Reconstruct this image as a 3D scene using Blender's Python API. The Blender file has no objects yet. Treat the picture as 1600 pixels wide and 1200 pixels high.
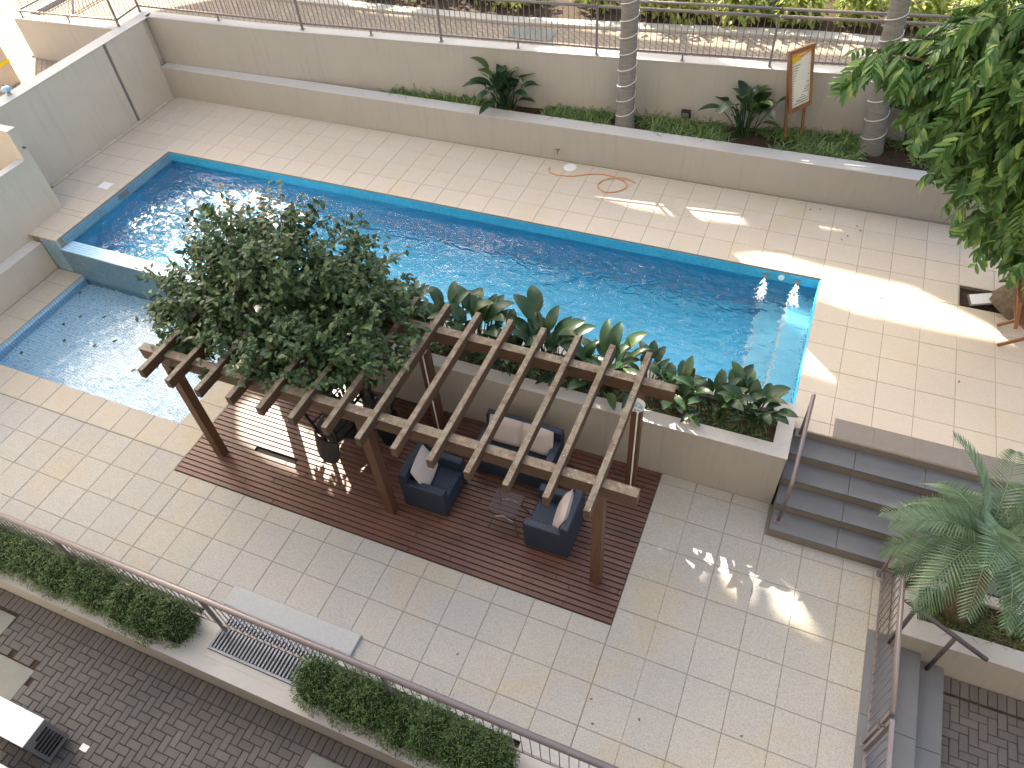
import bpy, bmesh, math, random
from mathutils import Vector, Matrix, Euler
from mathutils import noise as mnoise
R = math.radians
random.seed(7)
S = bpy.context.scene
COL = S.collection

# ------------------------------------------------------------------ camera
cam_d = bpy.data.cameras.new('camera'); cam = bpy.data.objects.new('camera', cam_d); COL.objects.link(cam)
YAW, PITCH, ROLL = -0.4608, 0.8407, -0.0938
fw = Vector((math.sin(YAW)*math.cos(PITCH), math.cos(YAW)*math.cos(PITCH), -math.sin(PITCH)))
rt = Vector((math.cos(YAW), -math.sin(YAW), 0)); up = rt.cross(fw)
rt2 = rt*math.cos(ROLL) + up*math.sin(ROLL); up2 = up*math.cos(ROLL) - rt*math.sin(ROLL)
M = Matrix((rt2, up2, -fw)).transposed().to_4x4(); M.translation = Vector((12.7318, -10.228, 8.091))
cam.matrix_world = M
cam_d.sensor_width = 36; cam_d.lens = 36*1162.05/1600; cam_d.clip_end = 500; cam_d.clip_start = .05
S.camera = cam
S.render.resolution_x, S.render.resolution_y = 1024, 768

# ------------------------------------------------------------------ sky + sun
SUN_AZ, SUN_EL = R(135), R(36)
sdir = Vector((math.cos(SUN_AZ)*math.cos(SUN_EL), math.sin(SUN_AZ)*math.cos(SUN_EL), math.sin(SUN_EL)))
W = bpy.data.worlds.new('World'); S.world = W; W.use_nodes = True
wn = W.node_tree.nodes; wl = W.node_tree.links
bg = wn['Background']; sky = wn.new('ShaderNodeTexSky'); sky.sky_type = 'NISHITA'; sky.sun_disc = False
sky.sun_elevation = SUN_EL; sky.sun_rotation = math.atan2(sdir.x, sdir.y)
sky.air_density = 1.0; sky.dust_density = 4.0; sky.ozone_density = 1.0
wl.new(sky.outputs[0], bg.inputs[0]); bg.inputs[1].default_value = .13
sun_d = bpy.data.lights.new('sun', 'SUN'); sun = bpy.data.objects.new('sun', sun_d); COL.objects.link(sun)
sun_d.energy = 5.0; sun_d.cycles.use_multiple_importance_sampling = False; sun_d.angle = R(.32); sun_d.color = (1, .93, .82)
sun.rotation_euler = sdir.to_track_quat('Z', 'Y').to_euler()
vs = S.view_settings; vs.view_transform = 'Standard'; vs.look = 'None'; vs.gamma = 1; vs.use_curve_mapping = False
vs.exposure = 2.2
vs.use_white_balance = True; vs.white_balance_temperature = 7150; vs.white_balance_tint = 8

# ------------------------------------------------------------------ materials
MAT = {}
class NT:
    def __init__(s, name):
        s.m = bpy.data.materials.new(name); s.m.use_nodes = True
        s.n = s.m.node_tree.nodes; s.l = s.m.node_tree.links
        s.b = s.n['Principled BSDF']; s.out = s.n['Material Output']; MAT[name] = s.m
    def node(s, t, **k):
        x = s.n.new(t)
        for a, b in k.items():
            if a in x.inputs: s.set(x.inputs[a], b)
            else: setattr(x, a, b)
        return x
    def set(s, inp, v):
        if hasattr(v, 'is_output') or isinstance(v, bpy.types.NodeSocket): s.l.new(v, inp)
        else: inp.default_value = v
    def pos(s, scale=(1,1,1), obj=False, rot=(0,0,0)):
        if obj: src = s.node('ShaderNodeTexCoord').outputs['Object']
        else: src = s.node('ShaderNodeNewGeometry').outputs['Position']
        mp = s.node('ShaderNodeMapping'); s.l.new(src, mp.inputs[0]); mp.inputs['Scale'].default_value = scale
        mp.inputs['Rotation'].default_value = rot
        return mp.outputs[0]
    def noise(s, v, scale, detail=4, rough=.55, dist=0):
        x = s.node('ShaderNodeTexNoise'); s.l.new(v, x.inputs['Vector'])
        x.inputs['Scale'].default_value = scale; x.inputs['Detail'].default_value = detail
        x.inputs['Roughness'].default_value = rough; x.inputs['Distortion'].default_value = dist
        return x.outputs['Fac']
    def ramp(s, f, a, b, c0=(0,0,0,1), c1=(1,1,1,1)):
        x = s.node('ShaderNodeValToRGB'); s.l.new(f, x.inputs[0])
        x.color_ramp.elements[0].position = a; x.color_ramp.elements[1].position = b
        x.color_ramp.elements[0].color = c0; x.color_ramp.elements[1].color = c1
        return x.outputs[0]
    def mix(s, f, a, b, mode='MIX'):
        x = s.node('ShaderNodeMix', data_type='RGBA', blend_type=mode)
        s.set(x.inputs['Factor'], f)
        s.set(x.inputs['A'] if False else x.inputs[6], col(a)); s.set(x.inputs[7], col(b))
        return x.outputs[2]
    def math(s, op, a, b=0.0):
        x = s.node('ShaderNodeMath', operation=op); s.set(x.inputs[0], a); s.set(x.inputs[1], b); return x.outputs[0]
    def bump(s, h, strength=.3, dist=.01):
        x = s.node('ShaderNodeBump'); s.l.new(h, x.inputs['Height']); x.inputs['Strength'].default_value = strength
        x.inputs['Distance'].default_value = dist; s.l.new(x.outputs[0], s.b.inputs['Normal']); return x
    def rnd(s): return s.node('ShaderNodeObjectInfo').outputs['Random']
    def isl(s): return s.node('ShaderNodeNewGeometry').outputs['Random Per Island']
    def fin(s, c, rough=.7, spec=.3, metal=0):
        s.set(s.b.inputs['Base Color'], col(c)); s.set(s.b.inputs['Roughness'], rough)
        s.b.inputs['Specular IOR Level'].default_value = spec; s.b.inputs['Metallic'].default_value = metal
        return s.m
def col(c):
    if isinstance(c, tuple) and len(c) == 3: return (*c, 1)
    return c

def plain(name, c, rough=.6, spec=.3, metal=0, var=.12, nscale=6, bump=0):
    t = NT(name); p = t.pos()
    f = t.noise(p, nscale, 5)
    cc = t.mix(f, tuple(x*(1-var) for x in c), tuple(min(1, x*(1+var)) for x in c))
    if bump: t.bump(t.noise(p, nscale*12, 4), bump, .004)
    t.fin(cc, rough, spec, metal); return t.m

def stone(name, a, b, stain, speck, rough=.75):
    t = NT(name); p = t.pos()
    big = t.noise(p, .55, 5, .6); r = t.rnd()
    c = t.mix(t.ramp(big, .35, .68), a, b)
    c = t.mix(t.math('MULTIPLY', r, .22), c, tuple(x*.82 for x in b))
    # stains with a shape of their own
    st = t.ramp(t.noise(p, 1.0, 6, .62, .6), .53, .70)
    c = t.mix(t.math('MULTIPLY', st, .8), c, stain)
    fine = t.ramp(t.noise(p, 55, 4, .8), .44, .60)
    c = t.mix(t.math('MULTIPLY', fine, .55), c, speck, 'MULTIPLY')
    mid = t.ramp(t.noise(p, 9, 5, .7), .3, .75)
    c = t.mix(t.math('MULTIPLY', mid, .25), c, tuple(x*.72 for x in a))
    t.bump(t.noise(p, 60, 4, .7), .35, .004)
    t.fin(c, rough, .25); return t.m
stone('deck_stone', (.565, .49, .405), (.54, .48, .41), (.52, .435, .31), (.74, .72, .70))
stone('terrace_stone', (.405, .385, .345), (.36, .358, .35), (.40, .35, .26), (.56, .56, .58))
stone('coping_stone', (.43, .39, .33), (.40, .375, .33), (.41, .36, .265), (.7, .69, .67))
plain('terrace_grout', (.19, .18, .155), .9, .1, var=.25); plain('grout', (.26, .225, .18), .9, .1, var=.25)

def wallpaint(name, c):
    t = NT(name); p = t.pos()
    f = t.noise(p, 1.2, 6, .6)
    cc = t.mix(f, tuple(x*.90 for x in c), tuple(x*1.06 for x in c))
    pv = t.pos((7, 7, .45)); st = t.ramp(t.noise(pv, 1.6, 6, .7), .52, .78)
    cc = t.mix(t.math('MULTIPLY', st, .5), cc, tuple(x*.72 for x in c))
    t.bump(t.noise(p, 90, 3, .6), .25, .003)
    t.fin(cc, .85, .2)
wallpaint('wall_paint', (.38, .352, .318)); wallpaint('bounce_wall_paint', (.54, .48, .405)); wallpaint('coping_paint', (.50, .485, .465)); wallpaint('kerb_paint', (.42, .41, .395))  # warmer, lighter copy of the wall paint carries bounce light in its colour
wallpaint('building_paint', (.36, .345, .33))

def wood(name, a, b, grain, axis='x', top=None, rough=.55, spec=.35):
    t = NT(name); sc = {'x': (1.3, 22, 22), 'y': (22, 1.3, 22), 'z': (22, 22, 1.3)}[axis]
    p = t.pos(sc); g = t.noise(p, 1.6, 6, .65, .3); r = t.rnd()
    c = t.mix(t.ramp(g, .3, .72), a, b)
    c = t.mix(t.math('MULTIPLY', r, .55), c, grain)
    if top:
        nz = t.node('ShaderNodeSeparateXYZ'); t.l.new(t.node('ShaderNodeNewGeometry').outputs['True Normal'], nz.inputs[0])
        w = t.ramp(t.noise(t.pos(), 9, 6, .7), .36, .58)
        f = t.math('MULTIPLY', t.ramp(nz.outputs[2], .5, .9), w)
        c = t.mix(f, c, top)
        lich = t.ramp(t.noise(t.pos(), 26, 5, .75), .60, .68)
        c = t.mix(t.math('MULTIPLY', t.math('MULTIPLY', lich, t.ramp(nz.outputs[2], .5, .9)), .7), c, (.55, .53, .45))
    else:
        w = t.ramp(t.noise(t.pos(), 1.1, 5, .6), .45, .75)
        c = t.mix(t.math('MULTIPLY', w, .5), c, tuple(x*1.6 for x in b))
    t.bump(g, .4, .004); t.fin(c, rough, spec)
wood('deck_wood', (.082, .036, .027), (.125, .060, .046), (.052, .024, .019), 'x', None, .42, .4)
wood('pergola_wood_x', (.075, .04, .024), (.125, .072, .043), (.06, .033, .02), 'x', (.165, .14, .105))
wood('pergola_wood_y', (.07, .038, .023), (.115, .068, .042), (.055, .033, .02), 'y', (.17, .145, .11))
wood('pergola_wood_z', (.085, .042, .023), (.14, .075, .042), (.07, .034, .02), 'z', (.18, .155, .12))
wood('teak', (.17, .075, .035), (.25, .125, .06), (.14, .06, .03), 'x')

def mosaic(name, plane, size, c1, c2, groutc, rough=.25, ms=.06):
    t = NT(name)
    rot = {'xy': (0, 0, 0), 'xz': (R(90), 0, 0), 'yz': (R(90), R(90), 0)}[plane]
    g = t.node('ShaderNodeNewGeometry').outputs['Position']; sp = t.node('ShaderNodeSeparateXYZ'); t.l.new(g, sp.inputs[0])
    cb = t.node('ShaderNodeCombineXYZ')
    i, j = {'xy': (0, 1), 'xz': (0, 2), 'yz': (1, 2)}[plane]
    t.l.new(sp.outputs[i], cb.inputs[0]); t.l.new(sp.outputs[j], cb.inputs[1])
    br = t.node('ShaderNodeTexBrick'); t.l.new(cb.outputs[0], br.inputs['Vector'])
    br.offset = 0; br.squash = 1; br.inputs['Scale'].default_value = 1
    br.inputs['Brick Width'].default_value = size; br.inputs['Row Height'].default_value = size
    br.inputs['Mortar Size'].default_value = size*ms; br.inputs['Mortar Smooth'].default_value = .3
    br.inputs['Color1'].default_value = (*c1, 1); br.inputs['Color2'].default_value = (*c2, 1); br.inputs['Mortar'].default_value = (*groutc, 1)
    c = t.mix(t.math('MULTIPLY', t.ramp(t.noise(t.pos(), 2.2, 5), .4, .75), .35), br.outputs['Color'], tuple(x*.7 for x in c1))
    t.fin(c, rough, .5)
for pl in ('xy', 'xz', 'yz'):
    mosaic('pool_mosaic_'+pl, pl, .05, (.045, .60, .88), (.065, .64, .91), (.04, .54, .82))
    mosaic('wading_mosaic_'+pl, pl, .058, (.42, .66, .83), (.50, .73, .89), (.12, .34, .55), ms=.085)
    mosaic('band_mosaic_'+pl, pl, .05, (.03, .32, .53), (.045, .37, .59), (.06, .35, .53))  # pool wall tiles: shade on the walls put into a darker colour
    mosaic('step_mosaic_'+pl, pl, .05, (.24, .74, .92), (.30, .78, .94), (.20, .66, .85))
    mosaic('weir_mosaic_'+pl, pl, .05, (.085, .17, .23), (.11, .205, .27), (.13, .21, .26))
    mosaic('edge_mosaic_'+pl, pl, .05, (.12, .25, .34), (.17, .31, .40), (.33, .40, .44))

def water(name, tint, sc, st, dist):
    t = NT(name); t.n.remove(t.b)
    p = t.pos((1, 1.9, 1), rot=(0, 0, R(35))); n1 = t.noise(p, sc, 2, .45, 1.2); n2 = t.noise(t.pos(), sc*4.2, 2, .5, .5)
    patch = t.ramp(t.noise(t.pos(), .32, 2), .35, .68)
    h = t.math('ADD', t.math('MULTIPLY', n1, 1.0), t.math('MULTIPLY', n2, .16))
    h = t.math('MULTIPLY', h, t.math('ADD', patch, .55))
    b = t.node('ShaderNodeBump'); t.l.new(h, b.inputs['Height']); b.inputs['Strength'].default_value = st; b.inputs['Distance'].default_value = dist
    rf = t.node('ShaderNodeBsdfRefraction', IOR=1.33, Roughness=0.0); rf.inputs['Color'].default_value = (*tint, 1)
    gl = t.node('ShaderNodeBsdfGlossy', Roughness=.06)
    for x in (rf, gl): t.l.new(b.outputs[0], x.inputs['Normal'])
    fr = t.node('ShaderNodeFresnel', IOR=1.33); t.l.new(b.outputs[0], fr.inputs['Normal'])
    mx = t.node('ShaderNodeMixShader'); t.l.new(fr.outputs[0], mx.inputs[0]); t.l.new(rf.outputs[0], mx.inputs[1]); t.l.new(gl.outputs[0], mx.inputs[2])
    t.l.new(mx.outputs[0], t.out.inputs['Surface'])
water('water', (.93, .99, 1), 3.0, 1.0, .062)
water('shallow_water', (.96, .99, 1), 2.8, 1.0, .04)

def leafmat(name, a, b, c=None, rough=.45, trans=.25, island=True, spec=.4):
    t = NT(name); r = t.isl() if island else t.rnd()
    cc = t.mix(r, a, b)
    if c: cc = t.mix(t.ramp(t.math('FRACT', t.math('MULTIPLY', r, 7.31)), .82, .9), cc, c)
    cc = t.mix(t.math('MULTIPLY', t.noise(t.pos(), 2.5, 4), .5), cc, tuple(x*.6 for x in a))
    t.fin(cc, rough, spec)
    tr = t.node('ShaderNodeBsdfTranslucent'); t.l.new(cc, tr.inputs['Color'])
    mx = t.node('ShaderNodeMixShader'); mx.inputs[0].default_value = trans
    t.l.new(t.b.outputs[0], mx.inputs[1]); t.l.new(tr.outputs[0], mx.inputs[2]); t.l.new(mx.outputs[0], t.out.inputs['Surface'])
leafmat('leaf_vine', (.024, .066, .026), (.07, .13, .045), (.18, .245, .10))
leafmat('leaf_broad', (.05, .125, .036), (.13, .26, .06), (.27, .40, .10), .28, .32)
leafmat('leaf_paddle', (.016, .048, .02), (.038, .085, .032), (.09, .15, .045), .32, .2, False)
leafmat('leaf_hedge', (.04, .09, .026), (.10, .175, .05), (.18, .25, .08))
leafmat('leaf_grass', (.10, .19, .065), (.23, .35, .12), (.38, .48, .21))
leafmat('leaf_cycad', (.06, .115, .06), (.15, .225, .12), None, .3, .12)
leafmat('leaf_sunny', (.22, .30, .06), (.38, .42, .10), (.5, .5, .22), .45, .35)
leafmat('leaf_dead', (.11, .075, .035), (.2, .14, .06), None, .7, .1, False)

def barkm(name, a, b, sc):
    t = NT(name); p = t.pos(sc); g = t.noise(p, 2.5, 6, .7, .4)
    t.bump(g, .6, .02); t.fin(t.mix(t.ramp(g, .3, .7), a, b), .85, .15)
barkm('bark', (.10, .075, .05), (.22, .18, .12), (6, 6, 3)); barkm('palm_bark', (.15, .14, .125), (.25, .235, .215), (2, 2, 14))
barkm('soil', (.03, .02, .014), (.075, .05, .034), (7, 7, 7))
plain('granite', (.135, .138, .148), .45, .4, var=.2, nscale=3); plain('riser_stone', (.20, .175, .155), .6, .3, var=.12)
plain('rail_metal', (.195, .165, .165), .38, .5, .25, var=.08); plain('dark_metal', (.10, .085, .09), .5, .4, .2)
plain('grate_metal', (.20, .215, .245), .45, .5, .3, var=.15); plain('pit_dark', (.012, .012, .014), .9, .1)
plain('cushion', (.46, .40, .385), .9, .1, var=.06, bump=.2); plain('black_plastic', (.012, .012, .014), .35, .45)
plain('white_plastic', (.72, .72, .70), .4, .4, var=.04); plain('white_metal', (.66, .69, .71), .4, .45, var=.05)
plain('grey_plastic', (.19, .185, .185), .5, .3); plain('orange_rubber', (.58, .27, .10), .5, .3); plain('rope_light', (.62, .60, .55), .35, .5)
plain('concrete', (.20, .205, .185), .9, .15, var=.25, nscale=4, bump=.6); plain('grey_render', (.37, .38, .39), .9, .15, var=.12, nscale=25, bump=1)
plain('yellow_paint', (.75, .55, .02), .5, .3); plain('cream_paint', (.55, .45, .36), .7, .2); plain('blue_paint', (.03, .14, .34), .35, .5)
plain('blue_glass', (.25, .42, .55), .2, .6); plain('sign_white', (.62, .61, .56), .5, .3, var=.05); plain('sign_orange', (.58, .25, .05), .5, .3, var=.1)
plain('sign_yellow', (.62, .42, .04), .5, .3); plain('ink', (.05, .045, .04), .7, .1); plain('steel', (.45, .45, .46), .3, .5, .8)
plain('ground_earth', (.10, .085, .065), .95, .1, var=.3, nscale=1); plain('plum_paint', (.09, .06, .11), .6, .2)
plain('window_dark', (.03, .035, .04), .1, .6); plain('foam_white', (.8, .84, .86), .5, .3, var=.04)

def brickm(name, a, b, c):
    t = NT(name); p = t.pos(); r = t.rnd()
    cc = t.mix(r, a, b); cc = t.mix(t.math('MULTIPLY', t.ramp(t.noise(p, 1.3, 5), .4, .7), .6), cc, c)
    cc = t.mix(t.math('MULTIPLY', t.noise(p, 45, 3, .7), .5), cc, tuple(x*.55 for x in a))
    t.bump(t.noise(p, 70, 3), .4, .004); t.fin(cc, .85, .2)
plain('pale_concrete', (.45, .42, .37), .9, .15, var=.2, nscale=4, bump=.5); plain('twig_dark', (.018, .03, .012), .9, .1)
brickm('paver', (.12, .108, .102), (.165, .147, .138), (.10, .10, .102))
def pavetex(name, c1, c2, m, bw, rh):
    t = NT(name); br = t.node('ShaderNodeTexBrick'); t.l.new(t.pos(rot=(0, 0, R(45))), br.inputs['Vector'])
    br.inputs['Scale'].default_value = 1; br.inputs['Brick Width'].default_value = bw; br.inputs['Row Height'].default_value = rh
    br.inputs['Mortar Size'].default_value = .008; br.inputs['Color1'].default_value = (*c1, 1); br.inputs['Color2'].default_value = (*c2, 1); br.inputs['Mortar'].default_value = (*m, 1)
    c = t.mix(t.math('MULTIPLY', t.noise(t.pos(), 1.2, 5), .5), br.outputs[0], tuple(x*.7 for x in c1)); t.fin(c, .9, .15)
pavetex('drive_pavers', (.30, .245, .19), (.36, .30, .24), (.13, .105, .085), .22, .11)
def rattan():
    t = NT('rattan'); p = t.pos()
    w = t.node('ShaderNodeTexChecker'); t.l.new(p, w.inputs['Vector']); w.inputs['Scale'].default_value = 38
    w.inputs['Color1'].default_value = (.014, .024, .042, 1); w.inputs['Color2'].default_value = (.03, .048, .08, 1)
    t.bump(w.outputs['Fac'], .8, .006); t.fin(w.outputs[0], .5, .4)
rattan()

# ------------------------------------------------------------------ geometry helpers
WLOC = {}
class MB:
    def __init__(s): s.v = []; s.f = []; s.mi = []
    def add(s, v, f, mi=0):
        o = len(s.v); s.v += [tuple(p) for p in v]; s.f += [tuple(i+o for i in q) for q in f]; s.mi += [mi]*len(f); return s
    def box(s, x0, x1, y0, y1, z0, z1, bev=0, mi=0):
        if bev <= 0:
            v = [(x, y, z) for z in (z0, z1) for y in (y0, y1) for x in (x0, x1)]
            return s.add(v, [(0,2,3,1), (4,5,7,6), (0,1,5,4), (2,6,7,3), (0,4,6,2), (1,3,7,5)], mi)
        b = min(bev, (x1-x0)*.45, (y1-y0)*.45, (z1-z0)*.45)
        # top-bevelled box
        v = [(x, y, z0) for x, y in ((x0,y0),(x1,y0),(x1,y1),(x0,y1))] + [(x, y, z1-b) for x, y in ((x0,y0),(x1,y0),(x1,y1),(x0,y1))] \
            + [(x, y, z1) for x, y in ((x0+b,y0+b),(x1-b,y0+b),(x1-b,y1-b),(x0+b,y1-b))]
        f = [(3,2,1,0), (8,9,10,11)]
        for i in range(4):
            j = (i+1) % 4; f += [(i, j, 4+j, 4+i), (4+i, 4+j, 8+j, 8+i)]
        return s.add(v, f, mi)
    def obox(s, c, ax, ay, az, mi=0):
        c, ax, ay, az = map(Vector, (c, ax, ay, az))
        v = [c+ax*i+ay*j+az*k for k in (-1, 1) for j in (-1, 1) for i in (-1, 1)]
        return s.add(v, [(0,2,3,1), (4,5,7,6), (0,1,5,4), (2,6,7,3), (0,4,6,2), (1,3,7,5)], mi)
    def bar(s, a, b, w, h=None, upv=(0,0,1), mi=0):
        a, b = Vector(a), Vector(b); d = (b-a); L = d.length; d.normalize(); h = h or w
        u = Vector(upv)
        if abs(d.dot(u)) > .98: u = Vector((0, 1, 0))
        sx = d.cross(u).normalized(); uu = sx.cross(d)
        return s.obox((a+b)/2, d*L/2, sx*w/2, uu*h/2, mi)
    def tube(s, pts, rad, n=8, cap=True, mi=0):
        pts = [Vector(p) for p in pts]; N = len(pts)
        rad = rad if isinstance(rad, (list, tuple)) else [rad]*N
        vs_, fs = [], []; prev = None
        for i, p in enumerate(pts):
            d = (pts[min(i+1, N-1)]-pts[max(i-1, 0)]).normalized()
            if prev is None:
                u = Vector((0,0,1)) if abs(d.z) < .9 else Vector((1,0,0)); a = d.cross(u).normalized()
            else: a = (prev - d*prev.dot(d)).normalized()
            prev = a; b = d.cross(a)
            for k in range(n):
                t = 2*math.pi*k/n; vs_.append(p + (a*math.cos(t)+b*math.sin(t))*rad[i])
        for i in range(N-1):
            for k in range(n):
                k2 = (k+1) % n; fs.append((i*n+k, i*n+k2, (i+1)*n+k2, (i+1)*n+k))
        if cap: fs += [tuple(range(n))[::-1], tuple((N-1)*n+k for k in range(n))]
        return s.add(vs_, fs, mi)
    def lathe(s, c, prof, n=16, mi=0, closed=True):
        c = Vector(c); vs_, fs = [], []
        for r, z in prof:
            for k in range(n): t = 2*math.pi*k/n; vs_.append(c+Vector((r*math.cos(t), r*math.sin(t), z)))
        m = len(prof)
        for i in range(m-1):
            for k in range(n): k2 = (k+1) % n; fs.append((i*n+k, i*n+k2, (i+1)*n+k2, (i+1)*n+k))
        if closed: fs += [tuple(range(n))[::-1], tuple((m-1)*n+k for k in range(n))]
        return s.add(vs_, fs, mi)
    def prism(s, poly, z0, z1, mi=0):
        n = len(poly); v = [(x, y, z0) for x, y in poly]+[(x, y, z1) for x, y in poly]
        f = [tuple(range(n))[::-1], tuple(range(n, 2*n))]+[(i, (i+1) % n, n+(i+1) % n, n+i) for i in range(n)]
        return s.add(v, f, mi)
    def mesh(s, name, mats, off=(0,0,0), smooth=False):
        me = bpy.data.meshes.new(name)
        me.from_pydata([(p[0]-off[0], p[1]-off[1], p[2]-off[2]) for p in s.v], [], s.f)
        for m in (mats if isinstance(mats, (list, tuple)) else [mats]): me.materials.append(MAT[m])
        if any(s.mi): me.polygons.foreach_set('material_index', s.mi)
        if smooth: me.polygons.foreach_set('use_smooth', [True]*len(s.f))
        me.update(); return me
    def build(s, name, mat, parent=None, origin=None, smooth=False, rot=None):
        """one mesh object; coordinates are world (or parent-free local when rot given)"""
        if parent is not None:
            off = WLOC[parent.name]; loc = (0, 0, 0)
        else:
            off = origin if origin is not None else base(s.v); loc = off
        o = bpy.data.objects.new(name, s.mesh(name, mat, off, smooth)); COL.objects.link(o)
        o.location = loc
        if parent is not None: o.parent = parent
        WLOC[o.name] = Vector(off)
        return o
def base(v):
    xs = [p[0] for p in v]; ys = [p[1] for p in v]; zs = [p[2] for p in v]
    return Vector(((min(xs)+max(xs))/2, (min(ys)+max(ys))/2, min(zs)))
def inst(name, me, parent, loc, rot=(0,0,0), scale=(1,1,1)):
    o = bpy.data.objects.new(name, me); COL.objects.link(o)
    if parent is not None: o.parent = parent; o.location = Vector(loc)-WLOC[parent.name]; WLOC[o.name] = Vector(loc)
    else: o.location = loc; WLOC[o.name] = Vector(loc)
    o.rotation_euler = rot; o.scale = scale; return o
def tag(o, label, cat, group=None):
    o['label'] = label; o['category'] = cat
    if group: o['group'] = group
    return o
def thing(name, label, cat, loc, group=None):
    o = bpy.data.objects.new(name, None); COL.objects.link(o); o.location = loc; o.empty_display_size = .2
    WLOC[o.name] = Vector(loc); return tag(o, label, cat, group)
def struct(o, kind='structure'): o['kind'] = kind; return o
def setting(name, loc=(0,0,0)):
    o = bpy.data.objects.new(name, None); COL.objects.link(o); o.location = loc; WLOC[o.name] = Vector(loc); return struct(o)
def copy_tree(o, parent=None):
    c = o.copy(); COL.objects.link(c); c.parent = parent; WLOC[c.name] = WLOC[o.name]
    for ch in list(o.children): copy_tree(ch, c)
    return c
def U(a, b): return random.uniform(a, b)
# ------------------------------------------------------------------ setting
ZL, ZD, ZW, ZK = -.75, -1.25, -.2, -.86
struct(MB().box(-90, 110, -90, 110, -2.2, -1.9).build('ground', 'ground_earth', origin=(0, 0, -1.9)))

# ---- tile helper: grid cells clipped to rectangles, holes removed; alike pieces share mesh data
_tm = {}
def tile_mesh(w, d, mat, th=.03, bev=.006):
    k = (round(w, 2), round(d, 2), mat)
    if k not in _tm: _tm[k] = MB().box(-w/2, w/2, -d/2, d/2, -th, 0, bev).mesh('paving_slab', mat)
    return _tm[k]
def tiles(parent, x0, x1, y0, y1, ax, ay, p, mat, z, hole=None, gap=.005, py=None):
    py = py or p
    i0, i1 = math.floor((x0-ax)/p), math.ceil((x1-ax)/p); j0, j1 = math.floor((y0-ay)/py), math.ceil((y1-ay)/py)
    for i in range(i0, i1):
        for j in range(j0, j1):
            a, b = max(x0, ax+i*p), min(x1, ax+(i+1)*p); c, d = max(y0, ay+j*py), min(y1, ay+(j+1)*py)
            if b-a < .03 or d-c < .03: continue
            if hole and hole((a+b)/2, (c+d)/2): continue
            o = inst('paving_slab', tile_mesh(b-a-gap, d-c-gap, mat), parent, ((a+b)/2, (c+d)/2, z+U(-.0015, .0015)), (U(-.002, .002), U(-.002, .002), 0))

# pool deck (upper level)
mb = MB(); GT = -.006
mb.box(-1.75, 17.2, .4995, 2.34, -1.6, GT).box(-1.75, 15.374, 0, .499, -1.6, GT).box(16.376, 17.2, 0, .499, -1.6, GT).box(13.36, 17.2, -3.2, -.001, -1.6, GT).box(-1.75, -.001, -2.36, -.001, -1.6, GT).box(-.72, -.001, -3.2, -2.361, -1.6, GT)
deck = struct(mb.build('pool_deck', 'grout', origin=(0, 0, 0)))
GX, GY = 13.357, -.001
pit = lambda x, y: 15.37 < x < 16.4 and 0 < y < .5
tiles(deck, -1.45, 17.2, 0, 2.05, GX, 0, .5, 'deck_stone', 0, pit)
tiles(deck, 13.357, 17.2, -3.21, 0, GX, 0, .5, 'deck_stone', 0, lambda x, y: x > 13.86 and y < -2.86 and False)
tiles(deck, -1.45, 0, -2.36, 0, GX, 0, .5, 'deck_stone', 0)
tiles(deck, -.72, 0, -3.24, -2.36, GX, 0, .5, 'deck_stone', 0)
mb = MB()
for k in range(8):   # skirting along the boundary wall
    y0 = -1.85+k*.48; mb.box(-1.548, -1.452, y0+.004, y0+.476, -.03, .022, .005)
mb.build('skirting', 'deck_stone', deck)
# white access covers set in the deck
for x, y, w in ((-.40, -1.47, .13), ):
    MB().box(x-w, x+w, y-w*.8, y+w*.8, 0, .006).build('access_cover', 'white_plastic', deck)
MB().lathe((8.43, 1.87, .001), [(.13, 0), (.13, .006), (.115, .012)], 20).build('access_cover', 'white_plastic', deck)
MB().box(15.3745, 16.3755, .0005, .4985, -.30, -.06).build('planting_soil', 'soil', deck)

# terrace (lower level)
mb = MB(); LT = ZL-.006
mb.box(11.876, 14.97, -7.99, -4.0, -1.7, LT).box(5.07, 11.875, -7.99, -6.405, -1.7, LT).box(-2, 5.069, -7.99, -5.66, -1.7, LT).box(4.57, 5.069, -5.659, -3.26, -1.7, LT).box(-.6, .19, -5.659, -3.26, -1.7, LT)
terr = struct(mb.build('terrace', 'terrace_grout', origin=(0, 0, ZL)))
LX, LY = 12.377, -5.661
tiles(terr, -2, 5.06, -8.0, -6.155, LX-.31, LY, .5, 'terrace_stone', ZL)
tiles(terr, 5.06, 11.878, -8.0, -6.41, LX, LY, .5, 'terrace_stone', ZL)
tiles(terr, 11.886, 13.378, -8.0, -4.0, LX, LY, .5, 'terrace_stone', ZL)
tiles(terr, 13.378, 14.745, -8.0, -4.49, LX, LY, .5, 'terrace_stone', ZL)
tiles(terr, 14.745, 14.97, -5.36, -4.49, LX, LY, .5, 'terrace_stone', ZL)
tiles(terr, -2, 5.06, -6.148, -5.645, LX-.31, -6.148, .5, 'coping_stone', ZL, py=.503)
tiles(terr, 4.55, 5.06, -5.645, -3.26, 4.555, -5.645, .503, 'coping_stone', ZL)
tiles(terr, -.42, .21, -5.645, -3.26, -.29, -5.645, .5, 'coping_stone', ZL)

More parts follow.
